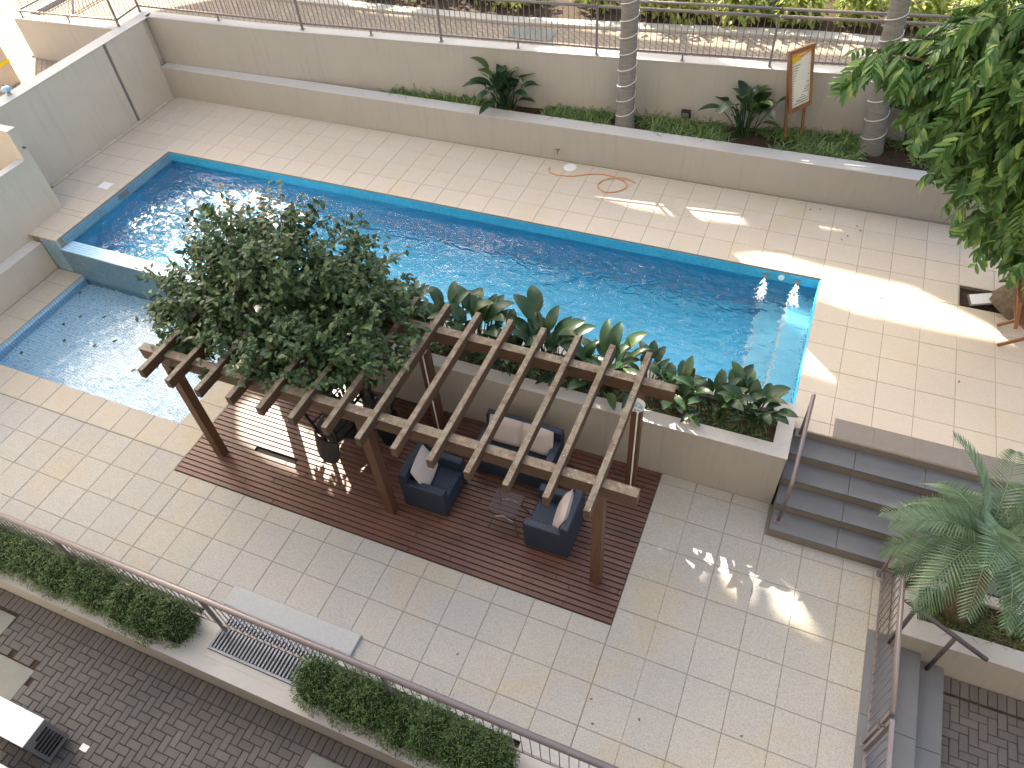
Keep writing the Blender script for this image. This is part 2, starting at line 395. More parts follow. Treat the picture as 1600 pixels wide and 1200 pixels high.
# wooden deck: boards, children of the deck base
wd = struct(MB().box(5.075, 11.872, -6.40, -4.003, ZL-.5, ZL-.024).build('wooden_deck', 'pit_dark', origin=(8.5, -5.2, ZL-.03)))
rows = 30; pitch = 2.395/rows; _bm = {}
for r in range(rows):
    y = -6.398+pitch*(r+.5); cuts = [5.075]
    off = [1.55, 2.35, 1.15, 1.95][r % 4] if r % 3 else 1.75
    cuts.append(5.075+off+U(-.05, .05)*0)
    while cuts[-1] < 9.9: cuts.append(cuts[-1]+2.2)
    cuts.append(11.872)
    gapx = abs(y+5.66) < pitch*.5
    if gapx: cuts = [5.075, 6.02, 6.76, 8.9, 11.872]
    for a, b in zip(cuts[:-1], cuts[1:]):
        if gapx and abs(a-6.02) < .01: continue
        k = round(b-a, 2)
        if k not in _bm: _bm[k] = MB().box(-k/2+.002, k/2-.002, -pitch/2+.007, pitch/2-.007, -.022, 0, .004).mesh('plank', 'deck_wood')
        inst('plank', _bm[k], wd, ((a+b)/2, y, ZL+.004+U(-.002, .002)))

# swimming pool basin
pool = setting('swimming_pool', (6.7, -1.5, -1.45))
D = -1.42
MB().box(0, 13.36, -3.25, 0, D-.05, D).build('pool_floor', 'pool_mosaic_xy', pool)
MB().box(0, 13.36, -.02, -.002, D, -.034).build('pool_wall', 'band_mosaic_xz', pool)
MB().box(5.07, 13.36, -3.06, -3.03, D, .2).build('pool_wall', 'pool_mosaic_xz', pool)
MB().box(.0005, .02, -3.1, -.021, D, -.32).build('pool_wall', 'band_mosaic_yz', pool); MB().box(.0005, .02, -3.1, -.021, -.32, -.034).build('waterline_band', 'edge_mosaic_yz', pool)
MB().box(13.338, 13.358, -3.029, -.021, D, -.034).build('pool_wall', 'pool_mosaic_yz', pool)
MB().box(12.93, 13.337, -3.028, -.022, D, -.62).build('pool_step', 'step_mosaic_xy', pool)
MB().box(12.52, 12.929, -3.028, -.022, D, -1.02).build('pool_step', 'step_mosaic_xy', pool)
MB().box(12.93, 12.965, -3.02, -.03, -.619, -.612).build('step_nosing', 'white_plastic', pool); MB().box(12.52, 12.555, -3.02, -.03, -1.019, -1.012).build('step_nosing', 'white_plastic', pool)
# weir between the two pools
MB().box(.0, 5.07, -3.245, -2.96, D, ZW-.004).build('weir_wall', 'wading_mosaic_xy', pool)
MB().box(.0, 4.56, -3.262, -3.246, -1.3, ZW-.008).build('weir_face', 'weir_mosaic_xz', pool)
MB().box(-.42, .0005, -3.25, -3.202, -1.3, -.034).build('pillar_face', 'edge_mosaic_xz', pool)
for x, y, z, ax in ((.018, -1.48, -.075, 0),):
    m = MB()
    m.box(.0205, .03, -1.62, -1.34, -.17, -.06)
    for k in range(6): m.box(.03, .036, -1.61+k*.046, -1.58+k*.046, -.16, -.07)
    m.build('skimmer_grille', 'grey_plastic', pool)
# wading pool
wade = setting('wading_pool', (2.4, -4.5, -1.15))
F = -1.10
MB().box(.2, 4.56, -5.66, -3.26, F-.05, F).build('pool_floor', 'wading_mosaic_xy', wade)
MB().box(.2, 4.56, -5.66, -5.645, F, ZL-.034).build('pool_wall', 'wading_mosaic_xz', wade)
MB().box(.19, .205, -5.64, -3.263, F, ZL-.034).build('pool_wall', 'wading_mosaic_yz', wade)
MB().box(4.555, 4.57, -5.64, -3.263, F, ZL-.034).build('pool_wall', 'wading_mosaic_yz', wade)
MB().box(.2055, .212, -5.15, -5.03, -.95, -.89).build('inlet_fitting', 'white_plastic', wade)
# water sheets
def sheet(name, x0, x1, y0, y1, z, mat):
    m = MB(); m.add([(x0, y0, z), (x1, y0, z), (x1, y1, z), (x0, y1, z)], [(0, 1, 2, 3)])
    return struct(m.build(name, mat))
sheet('pool_water', .021, 13.337, -3.029, -.021, ZW-.006, 'water')
sheet('wading_pool_water', .206, 4.554, -5.644, -3.263, ZK, 'shallow_water')

# street beyond the boundary wall, driveway behind the fence
struct(MB().box(-40, -1.76, -12, 1.399, -1.8, .83).build('street', 'drive_pavers'))
struct(MB().box(-40, -4.9, 1.4, 30, -1.8, .828).build('street', 'drive_pavers'))
yb = [(-1.641, 2.251), (1.296, 2.338), (6.943, 2.777), (11.642, 3.214), (14.527, 3.531), (18.5, 3.97)]
poly = [(-4.72, 1.65), (-1.9, 1.75)] + [(x, y+.25) for x, y in yb] + [(18.5, 5.0), (12.0, 4.75), (9, 4.35), (6.4, 4.02), (3.3, 3.92), (-1, 3.9), (-4.72, 3.9)]
struct(MB().prism(poly, -1.8, 1.65).build('driveway', 'drive_pavers'))
poly = [(18.5, 5.01), (12.0, 4.76), (9, 4.36), (6.4, 4.03), (3.3, 3.93), (-1, 3.91), (-4.72, 3.91), (-4.72, 4.25), (-1, 4.2), (3.3, 4.2), (6.4, 4.3), (9, 4.62), (12, 5.05), (18.5, 5.3)]
struct(MB().prism(poly, -1.8, 1.70).build('pavement', 'pale_concrete'))
poly = [(18.5, 5.31), (12.0, 5.06), (9, 4.63), (6.4, 4.31), (3.3, 4.21), (-1, 4.21), (-4.72, 4.26), (-4.72, 14), (18.5, 14)]
struct(MB().prism(poly, -1.8, 1.68).build('flower_bed', 'soil'))
m = MB().box(6.55, 7.45, 3.45, 3.95, 1.65, 1.662); tag(m.build('manhole_cover', 'concrete'), 'grey rectangular manhole cover in the brick driveway behind the fence', 'manhole cover')

# ---- brick paved lower driveway: herringbone bricks as parts
import itertools
def in_view(x, y, z, mx=30):
    d = Vector((x, y, z))-M.translation
    a, b, c = d.dot(rt2), d.dot(up2), d.dot(fw)
    u, v = 800+1162*a/c, 600-1162*b/c
    return -mx < u < 1600+mx and -mx < v < 1200+mx
bm_h = MB().box(-.097, .097, -.047, .047, -.05, 0, .006).mesh('brick', 'paver')
bm_s = MB().box(-.047, .047, -.097, .097, -.05, 0, .006).mesh('brick', 'paver')
def herringbone(x0, x1, y0, y1):
    """basket of unit squares a: horizontal brick at (i,j),(i+1,j); vertical one at (i,j),(i,j+1)"""
    a = .1; out = []
    ni, nj = int((x1-x0)/a)+3, int((y1-y0)/a)+3
    for i in range(-2, ni):
        for j in range(-2, nj):
            k = (i-j) % 4
            if k == 0: out.append((x0+(i+1)*a, y0+(j+.5)*a, 0))      # covers i,i+1
            elif k == 3: out.append((x0+(i+.5)*a, y0+(j+1)*a, 1))    # covers j,j+1
    full, cover = [], set()
    ok = lambda i, j: 0 <= i < round((x1-x0)/a) and 0 <= j < round((y1-y0)/a)
    for i in range(-2, ni):
        for j in range(-2, nj):
            k = (i-j) % 4
            if k not in (0, 3): continue
            A, B = (i, j), ((i+1, j) if k == 0 else (i, j+1))
            if ok(*A) and ok(*B): full.append((x0+(A[0]+B[0]+1)*a/2, y0+(A[1]+B[1]+1)*a/2, 0 if k == 0 else 1))
            else:
                for q in (A, B):
                    if ok(*q): full.append((x0+(q[0]+.5)*a, y0+(q[1]+.5)*a, 2))
    return full
bm_q = MB().box(-.047, .047, -.047, .047, -.05, 0, .006).mesh('brick', 'paver')
def pave(name, x0, x1, y0, y1, z, soldier, skip=None):
    g = struct(MB().box(x0, x1, y0, y1, z-.6, z-.02).build(name, 'soil', origin=((x0+x1)/2, (y0+y1)/2, z)))
    L = [(x, y, t) for x, y, t in herringbone(x0, x1, y0, y1-.2)]
    if soldier: L += [(x0+.05+.1*k, y1-.1, 1) for k in range(int((x1-x0)/.1))]
    L = [(x, y, t) for x, y, t in L if in_view(x, y, z) and not (skip and skip(x, y))]
    cx, cy, cz = M.translation; L.sort(key=lambda q: (q[0]-cx)**2+(q[1]-cy)**2)
    for x, y, t in L[:300]:
        inst('brick', (bm_h, bm_s, bm_q)[t], g, (x, y, z+U(-.003, .003)), (U(-.008, .008), U(-.008, .008), U(-.012, .012)))
    rest = MB()
    for x, y, t in L[300:]:
        w, d = ((.097, .047), (.047, .097), (.047, .047))[t]; zz = z+U(-.003, .003); rest.box(x-w, x+w, y-d, y+d, zz-.05, zz, .006)
    if rest.v:
        o = rest.build('brick_paving', 'paver', g); o['kind'] = 'stuff'
    return g
slabA = lambda x, y: (x < 4.85 and -9.62 < y < -8.98)
pave('brick_driveway', 3.2, 10.2, -10.925, -8.725, ZD, True, lambda x, y: (x < 4.2 and -9.3 < y < -8.95) or (x < 5.05 and -9.95 < y < -9.42))
pave('brick_path', 15.72, 18.2, -8.5, -5.37, ZD, True)
tag(MB().box(3.3, 4.18, -9.29, -8.97, ZD-.03, ZD+.004, .006).build('concrete_slab', 'concrete'), 'pale concrete slab set in the brick driveway near the long kerb', 'slab')
sl = tag(MB().box(3.3, 5.02, -9.93, -9.44, ZD-.03, ZD+.006, .006).build('concrete_slab', 'concrete'), 'mossy concrete slab marked with a dark star in the brick driveway', 'slab')
m = MB()
for k in range(7):
    t = 2*math.pi*k/7+.3; m.bar((4.42, -9.66, ZD+.009), (4.42+.12*math.cos(t), -9.66+.10*math.sin(t), ZD+.009), .028, .003)
m.build('star_mark', 'plum_paint', sl)
tag(MB().box(9.0, 9.62, -9.20, -8.95, ZD-.02, ZD+.008).build('drain_cover', 'concrete'), 'grey concrete drain cover beside the kerb under the clipped hedge', 'drain cover')
# ------------------------------------------------------------------ walls, planters, stairs
# boundary wall along the short side of the pool
t = thing('boundary_wall', 'tall beige rendered wall with a vertical joint beside the pool deck', 'wall', (-1.65, 0, 0))
MB().box(-1.85, -1.55, -2.33, .82, -.1, 1.735).box(-1.85, -1.55, .905, 2.05, -.1, 1.735).build('wall_panel', 'bounce_wall_paint', t)
MB().box(-1.845, -1.585, .82, .905, -.1, 1.72).build('joint_strip', 'grey_plastic', t)
MB().prism([(-1.87, -2.33), (-1.535, -2.33), (-1.535, 2.24), (-1.66, 2.5), (-1.87, 2.5)], 1.736, 1.75).build('coping', 'coping_paint', t)
MB().box(-1.85, -1.66, 2.051, 2.49, -.1, 1.735).build('wall_panel', 'bounce_wall_paint', t)
# stepped wall beside the wading pool
t = thing('garden_wall', 'stepped grey rendered wall beside the shallow wading pool', 'wall', (-.8, -4, ZL))
MB().box(-1.9, -.7, -2.51, -2.34, -.75, 1.70).box(-.86, -.7, -9, -2.511, -.75, 1.13).box(-.699, -.44, -9, -3.251, ZL-.02, -.15).build('wall_panel', 'bounce_wall_paint', t)
MB().box(-1.91, -.694, -2.516, -2.334, 1.701, 1.72).box(-.867, -.694, -9, -2.518, 1.131, 1.145).box(-.698, -.434, -9, -3.252, -.149, -.138).build('coping', 'coping_paint', t)
MB().bar((-.705, -2.40, 1.35), (-.64, -2.40, 1.35), .03).build('wall_bracket', 'dark_metal', t)
# retaining wall under the fence
t = thing('retaining_wall', 'long beige retaining wall under the metal fence behind the planted bed', 'wall', (6, 2.8, .5))
m = MB(); c = MB()
for (xa, ya), (xb, yb_) in zip(yb[:-1], yb[1:]):
    m.prism([(xa, ya), (xb, yb_), (xb, yb_+.25), (xa, ya+.25)], -.1, 1.735); c.prism([(xa, ya-.015), (xb, yb_-.015), (xb, yb_+.255), (xa, ya+.255)], 1.736, 1.75)
m.build('wall_panel', 'wall_paint', t); c.build('coping', 'coping_paint', t)
t = thing('ramp_wall', 'pale rendered wall of the raised driveway beyond the boundary wall', 'wall', (-3, 1.5, .83))
MB().prism([(-4.73, 1.4), (-1.88, 1.52), (-1.88, 1.74), (-4.73, 1.64)], .7, 1.735).prism([(-4.73, 1.641), (-4.55, 1.65), (-4.55, 6), (-4.73, 6)], .7, 1.735).build('wall_panel', 'building_paint', t)
MB().prism([(-4.75, 1.385), (-1.88, 1.505), (-1.88, 1.755), (-4.75, 1.655)], 1.736, 1.75).build('coping', 'coping_paint', t)
# raised planter
t = thing('raised_planter', 'long low beige planter wall running the length of the pool deck', 'planter', (7, 2.2, 0))
pf = lambda x: 2.04+.005*x
MB().prism([(-1.548, pf(-1.5)), (18, pf(18)), (18, pf(18)+.30), (2.38, pf(2.4)+.30), (-1.548, 2.245)], -.05, .70).build('planter_wall', 'wall_paint', t)
MB().prism([(-1.548, pf(-1.5)-.006), (18, pf(18)-.006), (18, pf(18)+.304), (2.38, pf(2.4)+.304), (-1.548, 2.25)], .701, .715).build('coping', 'coping_paint', t)
MB().prism([(2.4, 2.36), (18, 2.44), (18, 3.9), (14.527, 3.525), (11.642, 3.208), (6.943, 2.77), (2.5, 2.43)], .2, .60).build('planting_soil', 'soil', t)
# planter between pergola and pool
t = thing('planter_box', 'beige rendered planter full of paddle leaved plants between pergola and pool', 'planter', (9.2, -3.5, ZL))
ring = [(5.07, 13.38, -4.0, -3.80), (5.07, 13.38, -3.25, -3.061), (5.07, 5.27, -3.799, -3.251), (13.18, 13.38, -3.799, -3.251)]
m = MB(); c = MB()
for a in ring: m.box(*a, -.80, .275); c.box(a[0]-.006*(a[0] < 5.1), a[1]+.006*(a[1] > 13.3), a[2]-.006*(a[2] < -3.9), a[3], .276, .29)
m.build('planter_wall', 'wall_paint', t); c.build('coping', 'coping_paint', t)
MB().box(5.27, 13.18, -3.80, -3.25, -.5, .2).build('planting_soil', 'soil', t)

# main stairs
t = thing('garden_stairs', 'wide dark granite stairs from the terrace up to the pool deck', 'stairs', (15, -3.9, ZL))
RISE, GO, ST0 = .15, .3185, -4.8046
for k in range(1, 6):
    y = ST0+GO*k; z = ZL+RISE*k
    MB().box(13.41, 17.2, y+.012, y+.30 if k < 5 else -3.205, ZL-.04, z-.031).build('riser', 'riser_stone', t)
    if k < 5:
        xs = [13.41, 14.24, 15.09, 15.94, 16.79, 17.2]
        for a, b in zip(xs[:-1], xs[1:]): MB().box(a+.002, b-.002, y, y+GO+.008, z-.03, z, .004).build('tread', 'granite', t)
for a, b in zip([13.9, 14.4, 14.9, 15.4, 15.9, 16.4], [14.4, 14.9, 15.4, 15.9, 16.4, 17.2]):
    MB().box(a+.002, b-.002, -3.214, -2.87, .0035, .007).build('landing_slab', 'riser_stone', t)

# side steps to the brick path
t = thing('side_steps', 'dark granite steps leading down from the terrace to the brick path', 'steps', (15.2, -6.5, ZD))
for x0, x1, z in ((14.749, 15.06, ZL+.002), (15.062, 15.38, -.917), (15.382, 15.69, -1.083)):
    MB().box(x0, x1-.01, -8.5, -5.365, ZD-.1, z-.031).build('riser', 'riser_stone', t)
    for a, b in ((-8.5, -7.42), (-7.42, -6.4), (-6.4, -5.365)): MB().box(x0, x1, a+.002, b-.002, z-.03, z, .004).build('tread', 'granite', t)
# cycad planter
t = thing('planter_box', 'grey beige planter holding the cycad beside the side steps', 'planter', (16, -5, ZD))
m = MB(); m.box(14.98, 18.2, -5.36, -5.12, ZD-.1, -.615).box(14.98, 15.22, -5.119, -4.52, ZD-.1, -.615).box(15.221, 18.2, -4.64, -4.52, ZD-.1, -.615)
m.build('planter_wall', 'wall_paint', t)
MB().box(14.975, 18.2, -5.366, -5.115, -.614, -.60).box(14.975, 15.225, -5.114, -4.514, -.614, -.60).box(15.226, 18.2, -4.645, -4.514, -.614, -.60).build('coping', 'kerb_paint', t)
MB().box(15.22, 18.2, -5.12, -4.64, -1, -.66).build('planting_soil', 'soil', t)

# kerb planter with the clipped hedges
t = thing('kerb_planter', 'long low whitish kerb with planting pits along the terrace edge', 'planter', (8, -8.4, ZD))
m = MB(); c = MB(); ZC = -.70
pits = [(-2, 1.2), (1.7, 6.97), (8.84, 11.35), (12.45, 14.7)]
segs = [(-3, 14.97, -8.72, -8.56), (-3, 14.97, -8.06, -7.995), (1.2, 1.7, -8.559, -8.061), (6.97, 7.33, -8.559, -8.061), (8.72, 8.84, -8.559, -8.061), (11.35, 12.45, -8.559, -8.061), (14.7, 14.97, -8.559, -8.061), (7.331, 8.719, -8.559, -8.475)]
for a in segs:
    m.box(*a, ZD-.3, ZC-.015); c.box(a[0], a[1], a[2]-(.008 if a[2] < -8.7 else 0), a[3], ZC-.0145, ZC)
m.build('kerb_wall', 'wall_paint', t); c.build('kerb_top', 'kerb_paint', t)
for a, b in pits: MB().box(a, b, -8.56, -8.06, -1.1, -.76).build('planting_soil', 'soil', t)
MB().box(7.33, 8.72, -8.475, -8.06, -1.3, -1.0).build('drain_pit', 'pit_dark', t)
# rendered slab and drain grate
m = MB(); m.box(7.13, 9.05, -7.91, -7.63, ZL, ZL+.045, .01).box(7.13, 7.33, -7.99, -7.911, ZL, ZL+.045).box(8.80, 9.05, -7.99, -7.911, ZL, ZL+.045)
tag(m.build('render_slab', 'grey_render'), 'grey rough rendered slab bordering the metal drain grate', 'slab')
t = thing('drain_grate', 'blue grey metal drain grate of parallel bars in the kerb', 'grate', (8.05, -8.2, ZC))
MB().box(7.335, 8.795, -8.47, -8.44, ZC, ZC+.022).box(7.335, 8.795, -7.955, -7.912, ZC, ZC+.03).box(7.335, 7.37, -8.439, -7.956, ZC, ZC+.022).box(8.76, 8.795, -8.439, -7.956, ZC, ZC+.022).build('frame', 'grate_metal', t)
MB().box(7.33, 8.80, -8.06, -7.9, -.9, -.765).build('trough', 'pit_dark', t)
me = MB().box(-.014, .014, -.24, .24, -.03, 0, .004).mesh('slat', 'grate_metal')
for k in range(27): inst('slat', me, t, (7.40+k*.0512, -8.197, ZC+.014))

# ------------------------------------------------------------------ railings
def railing(name, label, a, b, zb, posts, top=.9, bottom=.12, bal=.11, shortp=(), hand=None, group=None, balr=.006, toprad=.026, y_out=0):
    """a,b: xy end points; zb base height; posts: parameters along in metres"""
    A, B = Vector((*a, 0)), Vector((*b, 0)); L = (B-A).length; d = (B-A)/L
    t = thing(name, label, 'railing', ((A+B)/2)[:2]+(zb,), group)
    P = lambda s, z: (A+d*s)+Vector((0, 0, zb+z))
    MB().tube([P(0, top), P(L, top)], toprad, 10).build('top_rail', 'rail_metal', t, smooth=True)
    MB().bar(P(0, bottom), P(L, bottom), .022, .038).build('bottom_rail', 'rail_metal', t)
    if hand: MB().tube([P(0, hand), P(L, hand)], .024, 10).build('handrail', 'rail_metal', t, smooth=True)
    for s in posts:
        m = MB(); m.bar(P(s, .008), P(s, top), .04, .04, d); po = m.build('post', 'rail_metal', t)
        MB().bar(P(s, 0), P(s, .008), .09, .09, d).build('base_plate', 'rail_metal', po)
        if hand: MB().bar(P(s, top), P(s, hand), .015).build('bracket', 'rail_metal', po)
    for s in shortp:
        m = MB(); m.bar(P(s, .008), P(s, bottom), .03, .03, d); po = m.build('short_post', 'rail_metal', t); MB().bar(P(s, 0), P(s, .008), .08, .08, d).build('base_plate', 'rail_metal', po)
    me = MB().tube([(0, 0, bottom), (0, 0, top)], balr, 6, False).mesh('baluster', 'rail_metal')
    n = int(L/bal)
    for k in range(1, n):
        s = L*k/n
        if any(abs(s-q) < .03 for q in posts): continue
        inst('baluster', me, t, P(s, 0))
    return t
railing('railing', 'long mauve grey metal railing above the clipped hedges', (2.6, -8.2), (14.6, -8.2), -.70, [2.45, 4.8, 7.25, 9.7, 11.95], .92, .20, .105, toprad=.04)
railing('railing', 'short mauve grey railing beside the side steps and the cycad', (14.82, -6.72), (14.82, -4.56), ZL, [.02, 2.14], .95, .10, .105, hand=1.0, toprad=.022)
railing('railing', 'mauve grey railing behind the cycad at the foot of the wide stairs', (14.86, -4.56), (17.9, -4.56), ZL, [1.3, 2.7], .95, .10, .11, toprad=.022)
t = thing('gate', 'mauve grey metal gate hung at the head of the side steps', 'gate', (14.82, -7.3, ZL))
m = MB()
for y in (-6.80, -7.78): m.bar((14.82, y, ZL+.05), (14.82, y, ZL+1.0), .045, .045)
m.bar((14.82, -7.758, ZL+.98), (14.82, -6.822, ZL+.98), .04); m.bar((14.82, -7.758, ZL+.07), (14.82, -6.822, ZL+.07), .04)
m.build('gate_frame', 'rail_metal', t); MB().bar((14.74, -6.76, ZL+.85), (14.74, -6.86, ZL+.85), .02).bar((14.74, -6.81, ZL+.85), (14.82, -6.81, ZL+.85), .02).build('latch', 'dark_metal', t)
me = MB().tube([(0, 0, .09), (0, 0, .96)], .007, 6, False).mesh('baluster', 'rail_metal')
for k in range(1, 9): inst('baluster', me, t, (14.82, -6.8-.109*k, ZL))
# fence on the retaining wall
Fp = [(-1.95, 2.42), (2.338, 2.53), (5.458, 2.74), (8.566, 2.976), (11.651, 3.291), (14.6, 3.62), (18.4, 4.04)]
labs = ['mauve metal fence panel next to the boundary wall corner', 'mauve metal fence panel behind the bare end of the planted bed', 'mauve metal fence panel behind the first bird of paradise clump', 'mauve metal fence panel behind the straight palm trunk', 'mauve metal fence panel behind the rules sign', 'mauve metal fence panel behind the leaning palm trunk']
for (pa, pb), lb in zip(zip(Fp[:-1], Fp[1:]), labs):
    L = math.dist(pa, pb)
    railing('fence_panel', lb, (pa[0]+.03, pa[1]), (pb[0], pb[1]), 1.75, [L-.03] if pa[0] > 0 else [.0, L-.03], .86, .13, .105, [L*.5], .98, group='fence panels on the retaining wall', balr=.007)
railing('fence_panel', 'mauve metal fence panel on the pale wall of the raised driveway', (-4.6, 1.50), (-1.84, 1.66), 1.75, [2.76], .86, .13, .105, [.05, 1.4], .98, balr=.007)
railing('fence_panel', 'short mauve metal fence return over the boundary wall corner', (-1.85, 1.70), (-1.93, 2.38), 1.75, [], .86, .13, .105, [], .98, balr=.007)
railing('fence_panel', 'mauve metal fence panel running away along the raised driveway side', (-4.62, 1.54), (-4.62, 5.9), 1.75, [1.5, 3.0], .86, .13, .105, [], .98, balr=.007)
# stair handrail and side-step handrail
t = thing('handrail', 'mauve metal handrail climbing the left side of the wide granite stairs', 'handrail', (13.5, -3.8, ZL))
MB().tube([(13.5, -4.32, -.6), (13.5, -4.32, .20), (13.5, -4.30, .235), (13.5, -3.24, .74)], .026, 10).build('tube_rail', 'rail_metal', t, smooth=True)
MB().tube([(13.5, -3.30, .0), (13.5, -3.30, .70)], .022, 8).build('post', 'rail_metal', t, smooth=True)
MB().box(13.44, 13.56, -4.38, -4.26, -.6, -.592).build('base_plate', 'rail_metal', t); MB().box(13.44, 13.56, -3.36, -3.24, .0032, .012).build('base_plate', 'rail_metal', t)
t = thing('handrail', 'dark tubular handrail on two posts sloping along the side steps', 'handrail', (15.4, -5.45, ZD))
MB().tube([(14.86, -5.45, .27), (15.90, -5.45, -.43)], .027, 10).build('tube_rail', 'dark_metal', t, smooth=True)
MB().tube([(14.99, -5.45, ZL), (14.99, -5.45, .17)], .026, 8).build('post', 'dark_metal', t, smooth=True); MB().tube([(15.50, -5.45, -1.083), (15.50, -5.45, -.17)], .026, 8).build('post', 'dark_metal', t, smooth=True)

# ------------------------------------------------------------------ pergola
t = thing('pergola', 'weathered brown timber pergola over the wooden deck', 'pergola', (8.5, -5.1, ZL))
for x in (5.571, 8.531, 11.511):
    for y in (-5.885, -4.345): MB().box(x-.065, x+.065, y-.065, y+.065, ZL+.004, 1.268, .006).build('post', 'pergola_wood_z', t)
for y, x0, x1 in ((-5.885, 5.22, 11.93), (-4.345, 5.22, 11.93)):
    m = MB(); m.prism([(x0, y-.06), (x1, y-.06), (x1, y+.06), (x0, y+.06)], 1.27, 1.455); m.build('beam', 'pergola_wood_x', t)
for k in range(14):
    x = 5.595+.4546*k; m = MB(); m.box(x-.037, x+.037, -6.315+U(-.02, .02), -3.94+U(-.02, .02), 1.395, 1.535, .005)
    m.build('rafter', 'pergola_wood_y', t)
# wall lamps on the rear posts with their conduits
for x, lb in ((11.511, 'round white bulkhead lamp with conduit on the post nearest the wide stairs'), (8.531, 'round white bulkhead lamp with conduit on the middle rear post behind the sofa')):
    t = thing('bulkhead_lamp', lb, 'lamp', (x, -4.43, 1.0)); yy = -4.413
    m = MB(); m.tube([(x, yy, 1.10), (x, yy-.05, 1.10)], .105, 20); m.build('lamp_base', 'white_plastic', t)
    lens = MB().tube([(x, yy-.051, 1.10), (x, yy-.075, 1.10)], [.078, .06], 18).build('lens', 'blue_glass', t, smooth=True)
    m = MB()
    for a in (0, R(60), R(120)): m.bar((x-.09*math.cos(a), yy-.083, 1.10-.09*math.sin(a)), (x+.09*math.cos(a), yy-.083, 1.10+.09*math.sin(a)), .013)
    m.build('guard', 'white_plastic', lens)
    MB().tube([(x+.02, yy-.012, .995), (x+.02, yy-.012, ZL+.01)], .011, 6).build('conduit', 'white_plastic', t)
# ------------------------------------------------------------------ furniture
def pillow(w, h, th, n=9):
    m = MB(); v = []; f = []
    for sgn in (1, -1):
        o = len(v)
        for i in range(n):
            for j in range(n):
                a, b = -1+2*i/(n-1), -1+2*j/(n-1)
                e = (max(0, 1-abs(a)**4)*max(0, 1-abs(b)**4))**.45
                k = 1-.05*(abs(a*b))**2
                v.append((a*w/2*k, sgn*th/2*e, b*h/2*k))
        for i in range(n-1):
            for j in range(n-1):
                q = (o+i*n+j, o+(i+1)*n+j, o+(i+1)*n+j+1, o+i*n+j+1); f.append(q if sgn < 0 else q[::-1])
    return m.add(v, f).mesh('cushion', 'cushion', smooth=True)
pm = pillow(.50, .46, .13)
def cushion(loc, rz, tilt, label, group=None, sc=1):
    o = inst('cushion', pm, None, loc, (tilt, 0, rz), (sc, sc, sc)); tag(o, label, 'cushion', group); return o
def couch(name, label, w, d, loc, rz, cat, arm=.55, back=.72, seat=.36):
    t = thing(name, label, cat, (0, 0, 0)); aw = .11
    MB().box(-w/2+aw, w/2-aw, -d/2, d/2-.11, .04, seat, .015).build('seat', 'rattan', t)
    for sx in (-1, 1):
        x0, x1 = sorted((sx*w/2, sx*(w/2-aw)))
        MB().box(x0+.001, x1-.001, -d/2-.01, d/2-.111, .03, arm, .012).build('armrest', 'rattan', t)
    MB().box(-w/2, w/2, d/2-.11, d/2, .03, back, .012).build('backrest', 'rattan', t)
    for sx in (-1, 1):
        for sy in (-1, 1): MB().box(sx*(w/2-.06)-.03, sx*(w/2-.06)+.03, sy*(d/2-.07)-.03, sy*(d/2-.07)+.03, 0, .04).build('foot', 'black_plastic', t)
    t.location = loc; t.rotation_euler.z = rz; return t
DZ = ZL+.006
couch('sofa', 'dark blue woven rattan sofa with two pale cushions under the pergola', 1.14, .62, (9.93, -4.56, DZ), 0, 'sofa')
couch('armchair', 'dark blue rattan armchair with its back to the upturned chairs', .67, .64, (8.99, -5.40, DZ), R(90), 'armchair')
couch('armchair', 'dark blue rattan armchair beside the pergola corner post', .67, .60, (10.785, -5.42, DZ), R(-90), 'armchair')
cushion((9.70, -4.47, DZ+.60), R(2), R(-17), 'pale pinkish cushion on the sofa on the side nearer the middle post', None)
cushion((10.17, -4.47, DZ+.60), R(-3), R(-16), 'pale pinkish cushion on the sofa on the side nearer the corner post', None)
cushion((8.90, -5.42, DZ+.58), R(97), R(-24), 'pale cushion leaning in the armchair beside the upturned chairs')
cushion((10.90, -5.42, DZ+.57), R(-84), R(-20), 'pale cushion leaning in the armchair beside the pergola corner post')
# wire side table
t = thing('side_table', 'small black wire side table between the two armchairs', 'table', (10.12, -5.46, DZ))
x0, x1, y0, y1, zt = 9.93, 10.31, -5.63, -5.29, DZ+.42
m = MB(); m.tube([(x0, y0, zt), (x1, y0, zt), (x1, y1, zt), (x0, y1, zt), (x0, y0, zt)], .009, 6); m.build('rim', 'dark_metal', t)
m = MB()
for k in range(1, 15): m.bar((x0+(x1-x0)*k/15, y0, zt), (x0+(x1-x0)*k/15, y1, zt), .006)
for k in range(1, 13): m.bar((x0, y0+(y1-y0)*k/13, zt+.004), (x1, y0+(y1-y0)*k/13, zt+.004), .006)
m.build('mesh_top', 'dark_metal', t)
for x, sx in ((x0, -1), (x1, 1)):
    for y, sy in ((y0, -1), (y1, 1)): MB().tube([(x, y, zt), (x-sx*.05, y-sy*.04, zt-.2), (x+sx*.03, y+sy*.03, DZ)], .009, 6).build('leg', 'dark_metal', t)
m = MB()
for y in (y0+.03, y1-.03): m.tube([(x0+.05, y, zt-.2), ((x0+x1)/2, y, zt-.12), (x1-.05, y, zt-.2)], .008, 6)
m.build('stretcher', 'steel', t)
